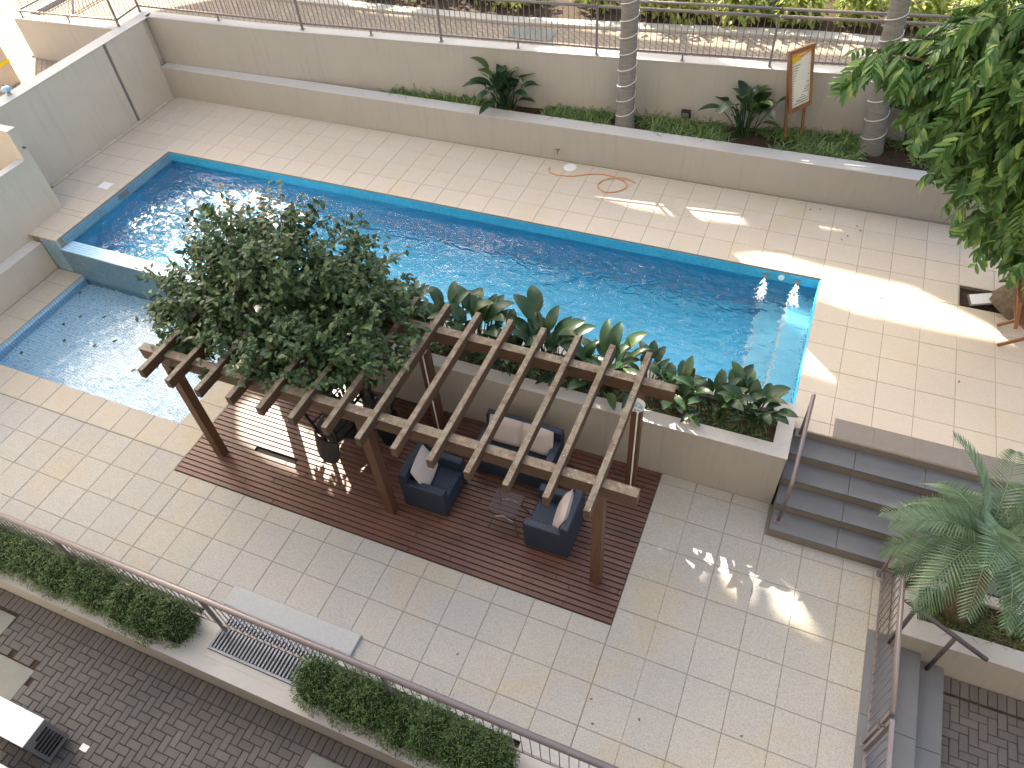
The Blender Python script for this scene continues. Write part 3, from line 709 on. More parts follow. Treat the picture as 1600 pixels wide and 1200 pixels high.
# dining table with chairs turned over on it
TX, TY, TZ = 7.58, -5.02, DZ+.74
t = thing('dining_table', 'black square dining table carrying upturned chairs under the leafy tree', 'table', (TX, TY, DZ))
MB().box(TX-.42, TX+.42, TY-.42, TY+.42, TZ-.03, TZ, .008).build('tabletop', 'black_plastic', t)
for sx in (-1, 1):
    for sy in (-1, 1): MB().bar((TX+sx*.36, TY+sy*.36, DZ), (TX+sx*.36, TY+sy*.36, TZ-.03), .05).build('leg', 'black_plastic', t)
def chair(label, loc, rz, tilt):
    t = thing('dining_chair', label, 'chair', (0, 0, 0), 'chairs turned over on the dining table')
    m = MB(); m.box(-.22, .22, -.22, .22, .43, .455, .01); m.build('seat', 'black_plastic', t)
    m = MB(); v = []; f = []; N = 8
    for i in range(N+1):
        for j in range(5):
            a = -1+2*i/N; z = .455+.40*j/4; w = .215-.035*(j/4)**3
            v += [(a*w, .20+.09*j/4+.05*(1-a*a), z-.05*(j == 4)*abs(a)**3), (a*w, .222+.09*j/4+.05*(1-a*a), z-.05*(j == 4)*abs(a)**3)]
    q = lambda i, j, s: (i*5+j)*2+s
    for i in range(N):
        for j in range(4): f += [(q(i,j,0), q(i+1,j,0), q(i+1,j+1,0), q(i,j+1,0)), (q(i,j,1), q(i,j+1,1), q(i+1,j+1,1), q(i+1,j,1))]
    for i in range(N): f += [(q(i,4,0), q(i+1,4,0), q(i+1,4,1), q(i,4,1))]
    for j in range(4): f += [(q(0,j,0), q(0,j+1,0), q(0,j+1,1), q(0,j,1)), (q(N,j,0), q(N,j,1), q(N,j+1,1), q(N,j+1,0))]
    m.add(v, f).build('backrest', 'black_plastic', t, smooth=False)
    for sx in (-1, 1):
        for sy in (-1, 1): MB().bar((sx*.19, sy*.18, .43), (sx*.235, sy*.24, 0), .035, .035).build('leg', 'black_plastic', t)
    m = MB()
    for sx in (-1, 1): m.bar((sx*.207, -.20, .27), (sx*.207, .20, .27), .02)
    m.bar((-.207, 0, .268), (.207, 0, .268), .02); m.build('stretcher', 'black_plastic', t)
    t.rotation_mode = 'XYZ'; t.location = loc; t.rotation_euler = (R(180)+tilt, 0, rz); return t
chair('black plastic chair hanging over the sunlit side of the table, legs up', (TX-.12, TY-.30, TZ+.456), R(-8), 0)
chair('black plastic chair upturned on the table with its back towards the armchair', (TX+.28, TY+.10, TZ+.458), R(80), 0)
chair('black plastic chair upturned on the table under the leafy crown, back towards the wading pool', (TX-.32, TY+.22, TZ+.460), R(-95), 0)

# ------------------------------------------------------------------ plants
def blade(m, base_, d, L, w, bend, seg=3, up_=Vector((0, 0, 1)), fold=0.0, mi=0):
    """tapered leaf strip bending downwards"""
    d = d.normalized(); side = d.cross(up_)
    side = side.normalized() if side.length > 1e-3 else Vector((1, 0, 0))
    p = Vector(base_); v = []; f = []
    prof = [math.sin(math.pi*min(.97, .10+.86*i/seg))**.8 for i in range(seg+1)]
    for i in range(seg+1):
        wv = side*w/2*prof[i]
        lift = side.cross(d)*fold*w*prof[i]
        v += [p-wv+lift, p, p+wv+lift] if fold else [p-wv, p+wv]
        d = (d+Vector((0, 0, -bend/seg))).normalized(); p = p+d*(L/seg)
    n = 3 if fold else 2
    for i in range(seg):
        for k in range(n-1): f.append((i*n+k, i*n+k+1, (i+1)*n+k+1, (i+1)*n+k))
    m.add(v, f, mi); return p
def rdir(zmin=-1, zmax=1):
    z = U(zmin, zmax); a = U(0, 2*math.pi); r = math.sqrt(max(0, 1-z*z)); return Vector((r*math.cos(a), r*math.sin(a), z))

# paddle-leaved plants (strelitzia)
def paddle_mesh(H, lean, BL, BW):
    m = MB(); p = Vector((0, 0, 0)); d = Vector((lean*.35, 0, 1)).normalized(); pts = [p.copy()]
    for i in range(4): p = p+d*(H/4); pts.append(p.copy()); d = (d+Vector((lean*.16, 0, -.02))).normalized()
    m.tube(pts, [.012, .010, .009, .008, .007], 5, False)
    N = 7; v = []; f = []; side = Vector((0, 1, 0)); q = p.copy()
    for i in range(N+1):
        t = i/N; w = BW/2*max(.02, math.sin(math.pi*min(1, (t*.97+.03)**.8))**.75); nrm = side.cross(d)
        v += [q-side*w-nrm*w*.35, q, q+side*w-nrm*w*.35]
        d = (d+Vector((lean*.18+.07, 0, -.09-lean*.05))).normalized(); q = q+d*(BL/N)
    for i in range(N):
        for k in range(2): f.append((i*3+k, i*3+k+1, (i+1)*3+k+1, (i+1)*3+k))
    m.add(v, f); return m.mesh('leaf', 'leaf_paddle', smooth=True)
PM = [paddle_mesh(U(.35, .75), l, U(.38, .54), U(.17, .23)) for l in (.08, .2, .35, .55, .8, 1.1, .3, .45)]
def strelitzia(loc, n, sc, label, group, seed, spread=.13, upright=None):
    random.seed(seed)
    t = thing('paddle_plant', label, 'plant', loc, group)
    for k in range(n):
        a = 2*math.pi*k/n*2.39996+U(-.4, .4); r = U(0, spread)
        s = sc*U(.75, 1.15)
        inst('leaf', PM[random.randrange(8) if upright is None or random.random() > upright else random.choice((0, 1, 2, 6))], t, (loc[0]+r*math.cos(a), loc[1]+r*math.sin(a), loc[2]-.01), (U(-.15, .15), U(-.15, .15), a), (s, s, s))
    return t
bedz = .60
strelitzia((6.80, 2.56, bedz), 46, 1.0, 'large paddle leaved plant in the bed before the straight palm', 'paddle plants in the long bed', 3, .2)
strelitzia((11.45, 2.92, bedz), 28, 1.1, 'paddle leaved plant with one tall leaf beside the rules sign', 'paddle plants in the long bed', 4, .2)
strelitzia((14.35, 3.20, bedz), 22, 1.15, 'paddle leaved plant partly hidden behind the leaning palm', 'paddle plants in the long bed', 5, .2)
for k in range(13):
    x = 7.0+k*.49+.07*math.sin(k*3.1)
    random.seed(50+k)
    strelitzia((x, -3.54+.1*math.sin(k*2.3), .2), 26 if k > 3 else 20, U(.72, 1.0) if k < 9 else U(.60, .78), 'paddle leaved plant in the row between pergola and pool', 'row of paddle plants in the planter box', 20+k, .22, .75 if k < 8 else .25)
strelitzia((5.8, -3.5, .2), 10, .8, 'paddle leaved plant in the planter under the leafy tree', None, 77, .2)
random.seed(11)
# low strappy ground cover
def tufts(name, pts, L, w, nb, mat='leaf_grass'):
    m = MB()
    for x, y, z in pts:
        s = U(.7, 1.2)
        for k in range(nb):
            d = Vector((U(-1, 1), U(-1, 1), U(.5, 1.4))); blade(m, (x+U(-.05, .05), y+U(-.05, .05), z-.01), d, L*s*U(.6, 1.15), w, U(1.0, 2.0), 3)
    o = m.build(name, mat); struct(o, 'stuff'); o['label'] = 'low strappy green ground cover'; o['category'] = 'ground cover'; return o
pts = []
while len(pts) < 1000:
    x = U(3.6, 17.5); lo = 2.04+.005*x+.33; hi = 2.30+(x+1.6)*.079-.1+(.05 if x > 12 else 0)
    if hi-lo < .05: continue
    y = U(lo, hi)
    if x > 3.6 and mnoise.noise(Vector((x*.9, y*1.2, 3))) < -.18: continue
    if math.dist((x, y), (9.25, 2.64)) < .33 or (14.0 < x < 15.1 and random.random() < .75): continue
    pts.append((x, y, bedz))
o = tufts('ground_cover', pts, .27, .020, 18); o['label'] = 'low strappy green ground cover filling the long raised bed'
pts = [(U(5.4, 13.1), U(-3.75, -3.32), .2) for k in range(330)]
o = tufts('ground_cover', pts, .17, .018, 9, 'leaf_hedge'); o['label'] = 'dark low ground cover under the paddle plants'
pts = [(U(15.25, 17.6), U(-5.1, -4.7), -.66) for k in range(150)]
o = tufts('ground_cover', pts, .2, .012, 14, 'leaf_hedge'); o['label'] = 'rough grassy cover at the foot of the cycad'
pts = [(U(15.25, 17.6), U(-5.1, -4.8), -.66) for k in range(60)]
o = tufts('dry_straw', pts, .2, .008, 12, 'leaf_dead'); o['label'] = 'dry straw and dead leaf litter under the cycad'

# leaf clouds
def leafcloud(m, blobs, n, L, W_, shell=.45, flat=.5, droop=.5, bumps=.25, fold=.0, seg=2, seed=0, keep=None):
    wts = [b[3]*b[4]*b[5] for b in blobs]; tot = sum(wts)
    for b, w in zip(blobs, wts):
        for k in range(int(n*w/tot)):
            d = rdir(); nz = 1+bumps*(mnoise.noise(Vector((d.x*2.2+b[0], d.y*2.2+b[1], d.z*2.2+seed)))+.6*mnoise.noise(Vector((d.x*5+b[0], d.y*5, d.z*5+seed))))
            r = (1-shell*random.random()**1.6)*nz
            p = Vector((b[0]+d.x*b[3]*r, b[1]+d.y*b[4]*r, b[2]+d.z*b[5]*r))
            if keep and not keep(p): continue
            o = (d+rdir()*flat*1.6+Vector((0, 0, -droop*.4))).normalized(); s = U(.65, 1.2)
            blade(m, p, o, L*s, W_*s, droop, seg, (d*.6+Vector((0, 0, .7))+rdir()*.5).normalized(), fold)
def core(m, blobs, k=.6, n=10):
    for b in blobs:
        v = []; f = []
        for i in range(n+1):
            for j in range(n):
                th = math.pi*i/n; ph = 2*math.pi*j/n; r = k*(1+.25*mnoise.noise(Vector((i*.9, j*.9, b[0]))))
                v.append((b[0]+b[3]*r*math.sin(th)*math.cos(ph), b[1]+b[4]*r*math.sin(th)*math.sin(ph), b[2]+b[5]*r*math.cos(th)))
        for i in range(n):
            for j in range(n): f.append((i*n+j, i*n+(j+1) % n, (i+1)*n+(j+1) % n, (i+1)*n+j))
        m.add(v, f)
# tree growing through the pergola
random.seed(21)
t = thing('tree', 'bushy small leaved tree growing up through the pergola by the wading pool', 'tree', (6.45, -4.25, ZL))
BL = [(6.45, -4.55, 1.75, 1.15, .9, .85), (5.60, -4.65, 1.58, .8, .8, .6), (7.55, -4.60, 1.62, .95, .85, .68), (6.85, -4.35, 2.2, .85, .7, .58), (5.75, -4.25, 2.05, .6, .55, .6), (6.5, -5.35, 1.60, .95, .48, .45), (8.2, -4.6, 1.72, .5, .6, .5), (5.2, -4.95, 1.40, .42, .42, .36), (7.45, -5.3, 1.62, .85, .5, .45), (5.95, -4.35, 2.6, .3, .28, .32), (5.6, -5.4, 1.42, .32, .32, .22), (7.5, -4.0, 1.95, .6, .45, .45), (8.1, -5.2, 1.6, .45, .4, .3), (6.4, -3.85, 2.4, .35, .3, .35), (7.0, -5.75, 1.62, .35, .22, .2)]
BL = [(b[0], b[1]-.04, b[2]-.12, b[3], b[4], b[5]) for b in BL]
m = MB(); wts = [(b[3]*b[4]*b[5])**.8 for b in BL]
for c in range(620):      # leaves grow in sprays at the twig ends, with gaps between them
    b = random.choices(BL, wts)[0]; d = rdir(-.8, 1)
    k = 1+.45*mnoise.noise(Vector((d.x*2.2+b[0], d.y*2.2+b[1], d.z*2.2)))
    r = (1-.45*random.random()**1.8)*k; c0 = Vector((b[0]+d.x*b[3]*r, b[1]+d.y*b[4]*r, b[2]+d.z*b[5]*r))
    ax = (d+rdir()*.5+Vector((0, 0, .25))).normalized(); sz = U(.10, .19)
    for q in range(random.randint(18, 34)):
        f = U(-1, 1); q0 = c0+ax*f*sz*1.3+rdir()*sz*U(.1, .75); s = U(.65, 1.2)
        o = (ax*.5+rdir()*.9+Vector((0, 0, -.15))).normalized()
        blade(m, q0, o, .10*s, .062*s, .6, 2, (d*.5+Vector((0, 0, .8))+rdir()*.5).normalized(), .10)
m.build('crown', 'leaf_vine', t)
m = MB()
for k in range(260):
    b = BL[random.randrange(len(BL))]; d = rdir(-.3, 1); p = Vector((b[0]+d.x*b[3]*.9, b[1]+d.y*b[4]*.9, b[2]+d.z*b[5]*.9)); q = p+d*U(.1, .32)+Vector((0, 0, U(-.05, .08)))
    for j in range(6): blade(m, p.lerp(q, j/5), rdir(-.5, .8), .085, .05, .5, 2)
struct(m.build('leafy_shoots', 'leaf_vine', t), 'stuff')
m = MB(); tb = Vector((6.45, -4.25, ZL))
m.tube([tb, tb+Vector((.05, .02, .8)), tb+Vector((-.02, 0, 1.6)), tb+Vector((-.1, .05, 2.4))], [.085, .075, .065, .04], 9)
m.build('trunk', 'bark', t, smooth=True)
for b in BL:
    a = tb+Vector((0, 0, 1.3+.3*random.random())); c = Vector(b[:3]); MB().tube([a, a.lerp(c, .5)+Vector((0, 0, .12)), c+Vector((0, 0, b[5]*.5))], [.035, .025, .008], 6).build('limb', 'bark', t, smooth=True)
for k in range(2):
    MB().tube([(6.9+.35*k, -4.3, ZL), (6.95+.3*k, -4.32, .3), (6.7, -4.3, 1.5)], [.04, .035, .03], 6).build('stem', 'bark', t, smooth=True)

# clipped hedges in the kerb
def hedge(x0, x1, label, seed, h=.34):
    random.seed(seed); t = thing('hedge', label, 'hedge', ((x0+x1)/2, -8.36, -.76), 'clipped hedges in the kerb planter')
    n = max(3, int((x1-x0)/.34)); bl = []
    for k in range(n):
        x = x0+.16+(x1-x0-.32)*k/(n-1); bl.append((x+U(-.05, .05), -8.385+U(-.03, .03), -.54+U(-.03, .05), .30, .30+U(-.02, .03), h*U(.8, 1.0)))
    m = MB(); leafcloud(m, bl, int(8500*(x1-x0)), .034, .024, .30, .9, .4, .2, 0, 1, seed, lambda p: p.z > -.69); m.build('foliage', 'leaf_hedge', t)
    m = MB()
    for q in range(int(26*(x1-x0))):
        b = bl[random.randrange(n)]; d = rdir(.0, 1); a = Vector((b[0]+d.x*b[3]*.9, b[1]+d.y*b[4]*.9, b[2]+d.z*b[5]*.9)); e = a+d*U(.06, .16)
        for j in range(7): blade(m, a.lerp(e, j/6), rdir(-.3, .9), .035, .022, .4, 1)
    struct(m.build('shoots', 'leaf_hedge', t), 'stuff')
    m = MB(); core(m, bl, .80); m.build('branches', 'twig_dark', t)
hedge(1.75, 5.85, 'long clipped hedge in the kerb beside the star marked slab', 31)
hedge(6.02, 6.95, 'rounded clipped shrub in the kerb next to the drain grate', 32, .40)
hedge(8.78, 11.32, 'dense clipped hedge in the kerb on the other side of the drain grate', 33, .40)

# sunlit shrubs behind the fence
random.seed(41)
for k, x in enumerate([2.9, 4.1, 5.2, 6.2, 7.9, 8.9, 9.9, 10.9, 11.8, 12.8, 13.8, 15.0]):
    y = 4.95+.07*max(0, x-6)+U(-.1, .15); t = thing('shrub', 'yellow green leafy shrub in the sunny bed behind the fence', 'shrub', (x, y, 1.68), 'shrubs in the bed behind the fence')
    bl = [(x+U(-.25, .25), y+U(-.2, .3), 2.0+U(-.05, .2), U(.35, .5), U(.35, .45), U(.3, .45)) for j in range(3)]
    m = MB(); leafcloud(m, bl, 520, .17, .085, .6, .9, .8, .35, .08, 2, k, lambda p: p.z > 1.7); m.build('foliage', 'leaf_sunny', t)
    m = MB()
    for j in range(6): m.tube([(x, y, 1.68), (x+U(-.3, .3), y+U(-.3, .3), 2.1)], [.012, .006], 4)
    m.build('stems', 'bark', t)
# taller green mass further back keeps the bed from ending in bare soil
for k, x in enumerate([0.5, 3.4, 6.4, 9.4, 12.4, 15.4]):
    y = 7.0+.1*x; t = thing('shrub', 'tall leafy shrub behind the yellow green bed', 'shrub', (x, y, 1.68), 'tall shrubs at the back of the bed')
    bl = [(x+U(-.7, .7), y+U(-.4, .4), 2.3+U(0, .5), .9, .7, .8) for j in range(4)]
    m = MB(); leafcloud(m, bl, 1400, .2, .1, .5, .9, .7, .3, 0, 2, k, lambda p: p.z > 1.7); m.build('foliage', 'leaf_sunny', t)
    MB().tube([(x, y, 1.68), (x, y, 2.8)], [.06, .03], 6).build('stem', 'bark', t)

# palms
def palm(pts, rads, label, seed, turns, z0, z1):
    random.seed(seed); P = [Vector(p) for p in pts]; t = thing('palm_tree', label, 'palm', P[0])
    fine = []; fr = []
    for i in range(len(P)-1):
        for k in range(12):
            f = k/12; fine.append(P[i].lerp(P[i+1], f)); fr.append((rads[i]+(rads[i+1]-rads[i])*f)*(1+.012*((k % 2)*2-1)))
    fine.append(P[-1]); fr.append(rads[-1])
    MB().tube(fine, fr, 18).build('trunk', 'palm_bark', t, smooth=True)
    at = lambda z: next((a.lerp(b, (z-a.z)/(b.z-a.z)), ra+(rb-ra)*(z-a.z)/(b.z-a.z)) for a, b, ra, rb in zip(P, P[1:], rads, rads[1:]) if a.z <= z <= b.z)
    rl = thing('rope_light', 'pale rope light wound round the '+('straight' if seed == 1 else 'leaning')+' palm trunk', 'light', P[0])
    pts2 = []
    for k in range(int(turns*20)+1):
        z = z0+(z1-z0)*k/(turns*20); c, r = at(z); a = 2*math.pi*k/20+1; pts2.append(c+Vector((math.cos(a), math.sin(a), 0))*(r+.012))
    MB().tube(pts2, .0085, 5).build('rope', 'rope_light', rl, smooth=True)
    top = P[-1]
    for k in range(16):
        a = 2*math.pi*k/16+U(-.15, .15); el = U(.1, 1.1); d = Vector((math.cos(a)*math.cos(el), math.sin(a)*math.cos(el), math.sin(el)))
        m = MB(); p = top.copy(); spine = [p.copy()]
        for i in range(10): d = (d+Vector((0, 0, -.13))).normalized(); p = p+d*.26; spine.append(p.copy())
        m.tube(spine, [.03-.0026*i for i in range(11)], 5, False)
        for i in range(1, 11):
            dd = (spine[i]-spine[i-1]).normalized(); sd = dd.cross(Vector((0, 0, 1))).normalized()
            for f in (0, .33, .66):
                q = spine[i-1].lerp(spine[i], f)
                for sg in (-1, 1): blade(m, q, sd*sg+dd*.7+Vector((0, 0, .1)), .55*(1-.05*i), .035, .5, 2)
        m.build('frond', 'leaf_cycad', t)
palm([(9.27, 2.63, .58), (9.265, 2.63, .80), (9.26, 2.63, 3.0), (9.25, 2.63, 9.0)], [.195, .165, .148, .12], 'tall straight grey palm trunk in the long bed', 1, 11, .72, 3.9)
palm([(13.67, 3.03, .58), (13.64, 3.03, .9), (13.45, 3.03, 2.3), (13.1, 3.03, 9.0)], [.215, .185, .150, .12], 'leaning grey palm trunk behind the rules sign', 2, 9, .72, 3.7)

# big broad-leaved tree
random.seed(61)
def twig_mesh(n, seed):
    random.seed(seed); m = MB(); d = Vector((1, 0, -.1)); p = Vector((0, 0, 0)); pts = [p.copy()]
    for i in range(6): d = (d+Vector((0, U(-.05, .05), -.13))).normalized(); p = p+d*.075; pts.append(p.copy())
    m.tube(pts, [.007, .006, .006, .005, .004, .003, .002], 4, False)
    for k in range(n):
        f = .15+.85*k/(n-1); i = min(5, int(f*6)); q = pts[i].lerp(pts[i+1], f*6-i); sg = 1 if k % 2 else -1
        dd = (pts[i+1]-pts[i]).normalized()
        blade(m, q, dd*U(.35, .9)+Vector((0, sg*U(.6, 1), U(-.55, .0))), U(.17, .26), U(.06, .085), U(.5, 1.0), 4, Vector((0, 0, 1)), .16)
    return m.mesh('leafy_twig', 'leaf_broad', smooth=False)
TW = [twig_mesh(random.choice((9, 11, 13)), 100+k) for k in range(8)]
random.seed(62)
t = thing('tree', 'large broad leaved tree leaning over the pool deck from a paved pit', 'tree', (16.25, .3, -.06))
m = MB(); m.tube([(16.05, .22, -.12), (16.28, .34, .25), (16.62, .52, .75), (16.95, .55, 1.6), (16.9, .3, 2.7), (16.6, 0, 4.0)], [.36, .30, .23, .19, .15, .10], 14); m.build('trunk', 'bark', t, smooth=True)
TB = [(14.55, -.2, 3.35, .9, .9, .75), (15.3, -.1, 2.45, .85, .85, .85), (15.55, -.3, 3.6, 1.0, 1.0, .9), (16.0, -.3, 1.75, .75, .75, .75), (14.15, .0, 3.75, .55, .6, .35), (15.75, .3, 1.35, .5, .6, .5), (16.7, -.2, 2.8, .9, .9, 1.1), (14.9, -.5, 4.4, .9, .8, .5), (16.2, -.4, 4.6, 1.2, 1.1, .6), (14.75, -.1, 2.75, .5, .55, .5), (13.35, .0, 3.60, .45, .45, .26), (14.0, .1, 3.2, .4, .4, .3), (14.5, .1, 4.1, .7, .6, .45)]
for b in TB:
    c = Vector(b[:3]); a = Vector((16.92, .4, min(3.2, max(1.0, c.z-.5)))); MB().tube([a, a.lerp(c, .5)+Vector((0, 0, .15)), c], [.07, .045, .015], 6).build('limb', 'bark', t, smooth=True)
tot = sum(b[3]*b[4]*b[5] for b in TB); cnt = 0; extra = MB()
def add_twig(b, shell, target):
    d = rdir(-.85, 1); r = U(*shell); p = Vector((b[0]+d.x*b[3]*r, b[1]+d.y*b[4]*r, b[2]+d.z*b[5]*r))
    a = math.atan2(d.y, d.x)+U(-.7, .7); s = U(.62, .92); return p, (U(-.7, .7), U(-.1, .7)-.35*d.z, a), s
for k in range(300):
    b = random.choices(TB, [(q[3]*q[4]*q[5])**.7 for q in TB])[0]; p, ro, s = add_twig(b, (.72, 1.02), None)
    inst('leafy_twig', TW[random.randrange(8)], t, p, ro, (s, s, s))
for k in range(1250):
    b = random.choices(TB, [(q[3]*q[4]*q[5])**.7 for q in TB])[0]; p, ro, s = add_twig(b, (.1, .98), None)
    me = TW[random.randrange(8)]; mt = Matrix.Translation(p) @ Euler(ro).to_matrix().to_4x4() @ Matrix.Scale(s, 4)
    extra.add([mt @ v.co for v in me.vertices], [tuple(f.vertices) for f in me.polygons])
o = extra.build('inner_foliage', 'leaf_broad', t); o['kind'] = 'stuff'

# cycad
random.seed(71)
t = thing('cycad', 'spreading cycad with arching feathery fronds in the corner planter', 'cycad', (15.62, -4.86, -.66)); cc = Vector((15.46, -4.74, .82))
MB().tube([(15.62, -4.86, -.70), (15.58, -4.82, -.1), cc], [.17, .19, .12], 12).build('trunk', 'bark', t, smooth=True)
def frond_mesh(L, el, seed):
    random.seed(seed); m = MB(); d = Vector((math.cos(el), 0, math.sin(el))); p = Vector((0, 0, 0)); N = 16; sp = [p.copy()]
    for i in range(N): d = (d+Vector((0, U(-.01, .01), -.105))).normalized(); p = p+d*(L/N); sp.append(p.copy())
    m.tube(sp, [.011*(1-.8*i/N) for i in range(N+1)], 5, False)
    for i in range(2, N+1):
        dd = (sp[i]-sp[i-1]).normalized(); sd = Vector((0, 1, 0)); nn = sd.cross(dd)*-1
        for f in (0, .5):
            q = sp[i-1].lerp(sp[i], f); tt = (i+f)/N; ln = .26*math.sin(math.pi*min(1, .12+.80*tt))**.6
            for sg in (-1, 1): blade(m, q, sd*sg+dd*(.35+.7*tt)+nn*.22, ln, .019, .18, 2)
    return m.mesh('frond', 'leaf_cycad')
FM = [frond_mesh(L, e, 200+i) for i, (L, e) in enumerate([(1.1, .3), (1.2, .65), (1.3, .95), (1.3, 1.2), (1.25, 1.38), (1.0, .05), (1.15, .5), (1.25, .8), (.95, -.15), (1.05, .15)])]
for k in range(46):
    a = k*2.39996; o = inst('frond', FM[random.randrange(10)], t, cc+Vector((.05*math.cos(a), .05*math.sin(a), U(-.04, .03))), (U(-.25, .25), U(-.05, .15), a+U(-.1, .1))); s = U(.88, 1.08); o.scale = (s, s, s)
# ------------------------------------------------------------------ small things
# rules sign
t = thing('sign', 'tall wooden framed rules sign with an orange heading leaning in the bed', 'sign', (12.33, 3.0, .6))
TLc, TRc, BLc, BRc = Vector((11.975, 2.90, 2.20)), Vector((12.30, 3.07, 2.30)), Vector((12.19, 2.88, 1.18)), Vector((12.47, 3.06, 1.30))
ex = (TRc-TLc); ey = (TLc-BLc); nr = ex.cross(ey).normalized()
if nr.y > 0: nr = -nr
def sp(u, v, o=0): return BLc+(BRc-BLc)*u*(1-v)+(TRc-TLc)*u*v+ey*v+nr*o
def quad(m, u0, u1, v0, v1, o, mi=0):
    m.add([sp(u0, v0, o), sp(u1, v0, o), sp(u1, v1, o), sp(u0, v1, o)], [(0, 1, 2, 3)], mi)
def slab(m, u0, u1, v0, v1, o0, o1):
    c = [sp(u, v, o) for o in (o0, o1) for u, v in ((u0, v0), (u1, v0), (u1, v1), (u0, v1))]
    m.add(c, [(3,2,1,0), (4,5,6,7), (0,1,5,4), (1,2,6,5), (2,3,7,6), (3,0,4,7)])
m = MB(); slab(m, 0, 1, 0, 1, -.02, .0); m.build('board', 'sign_white', t)
for nm, a in (('frame_side', (-.06, .06, -.02, 1.03)), ('frame_side', (.94, 1.06, -.02, 1.03)), ('frame_rail', (.061, .939, -.02, .05)), ('frame_rail', (.061, .939, .97, 1.03))):
    m = MB(); slab(m, *a, -.025, .03); m.build(nm, 'teak', t)
m = MB(); quad(m, .06, .94, .86, .97, .002); m.build('heading_panel', 'sign_orange', t)
m = MB(); m.add([sp(.06, .78, .0025), sp(.5, .84, .0025), sp(.4, .9, .0025), sp(.06, .9, .0025)], [(0, 1, 2, 3)]); m.build('heading_stripe', 'sign_yellow', t)
m = MB()
for k in range(5): quad(m, .34+k*.08, .385+k*.08, .905, .93, .004)
m.build('heading_letters', 'sign_white', t)
random.seed(5); m = MB()
for r in range(17):
    v = .745-r*.041; u = .20
    quad(m, .11, .15, v, v+.018, .003)
    while u < .86:
        w = U(.02, .055); quad(m, u, min(.9, u+w), v+.002, v+.016, .003); u += w+.014
        if u > .6 and random.random() < .12: break
m.build('printed_lines', 'ink', t)
lo = Vector((12.215, 2.985, .55)); m = MB(); m.bar(lo, sp(0, 1.0, -.045), .045, .035, nr); m.build('post', 'teak', t)
m = MB(); m.bar((12.47, 3.15, .55), sp(.95, .9, -.045), .045, .035, nr); m.build('post', 'teak', t)

# garden hose
random.seed(9)
def smooth(P, n=6):
    P = [Vector(p) for p in P]; out = []
    for i in range(len(P)-1):
        p0, p1, p2, p3 = P[max(i-1, 0)], P[i], P[i+1], P[min(i+2, len(P)-1)]
        for k in range(n):
            s = k/n; out.append(.5*((2*p1)+(p2-p0)*s+(2*p0-5*p1+4*p2-p3)*s*s+(3*p1-p0-3*p2+p3)*s**3))
    return out+[P[-1]]
hz = .014
hp = [(8.06, 1.74), (8.08, 1.62), (8.24, 1.55), (8.55, 1.58), (8.90, 1.76), (9.20, 1.82), (9.55, 1.72), (9.66, 1.52), (9.52, 1.33), (9.30, 1.27), (9.14, 1.42), (9.18, 1.62), (9.36, 1.74), (9.60, 1.78), (9.78, 1.72)]
tag(MB().tube(smooth([(x, y, hz+(.018 if i in (12, 13) else 0)) for i, (x, y) in enumerate(hp)]), .011, 7).build('garden_hose', 'orange_rubber', smooth=True), 'orange garden hose lying in a loop on the pool deck', 'hose')
t = thing('tap', 'small metal tap on the long planter wall above the white cover', 'tap', (8.12, 2.06, .1))
MB().tube([(8.12, 2.08, .22), (8.12, 2.0, .22), (8.12, 1.985, .17)], .011, 6).build('spout', 'dark_metal', t); MB().bar((8.08, 2.02, .255), (8.16, 2.02, .255), .014).bar((8.12, 2.02, .22), (8.12, 2.02, .255), .01).build('handle', 'dark_metal', t)
# spotlight in the bed
t = thing('spotlight', 'small black spotlight standing in the long bed behind the ground cover', 'spotlight', (10.35, 2.98, .6))
MB().obox((10.35, 3.0, .82), (.085, 0, 0), (0, .03, .015), (0, -.03, .07)).build('housing', 'black_plastic', t); MB().obox((10.35, 2.955, .81), (.06, 0, 0), (0, .006, .002), (0, -.018, .045)).build('lens', 'grey_plastic', t); MB().bar((10.35, 3.0, .55), (10.35, 3.0, .77), .025).build('stake', 'black_plastic', t)
# floodlight in the tree pit
t = thing('floodlight', 'flat silver floodlight lying tilted in the soil of the tree pit', 'floodlight', (15.65, .2, -.06))
MB().obox((15.66, .2, .03), (.16, .04, .03), (-.03, .085, .03), (.0, -.02, .022)).build('housing', 'grey_plastic', t)
MB().obox((15.657, .193, .056), (.145, .036, .027), (-.027, .076, .027), (.0, -.002, .003)).build('lens', 'white_metal', t)
MB().bar((15.70, .22, -.065), (15.68, .21, .01), .03).build('bracket', 'dark_metal', t)
# folding teak chair
t = thing('folding_chair', 'slatted brown teak folding chair standing by the tree pit', 'chair', (16.25, -.55, .003))
cx, cy = 16.22, -.52
for y in (cy-.22, cy+.22):
    MB().bar((cx-.34, y, .015), (cx+.20, y, .46), .03, .045).build('leg', 'teak', t); MB().bar((cx+.34, y+.031, .015), (cx-.22, y+.031, .46), .03, .045).build('leg', 'teak', t)
    MB().bar((cx-.26, y-.03, .40), (cx-.38, y-.03, .86), .03, .045).build('back_post', 'teak', t)
MB().bar((cx-.38, cy-.25, .84), (cx-.38, cy+.25, .84), .05, .03).build('top_rail', 'teak', t); MB().bar((cx-.30, cy-.25, .53), (cx-.30, cy+.25, .53), .045, .03).build('back_rail', 'teak', t)
for k in range(5): MB().bar((cx-.375, cy-.16+.08*k, .83), (cx-.305, cy-.16+.08*k, .54), .04, .015, (1, 0, 0)).build('back_slat', 'teak', t)
for k in range(6): MB().box(cx-.25+.085*k, cx-.18+.085*k, cy-.25, cy+.25, .465, .485).build('seat_slat', 'teak', t)

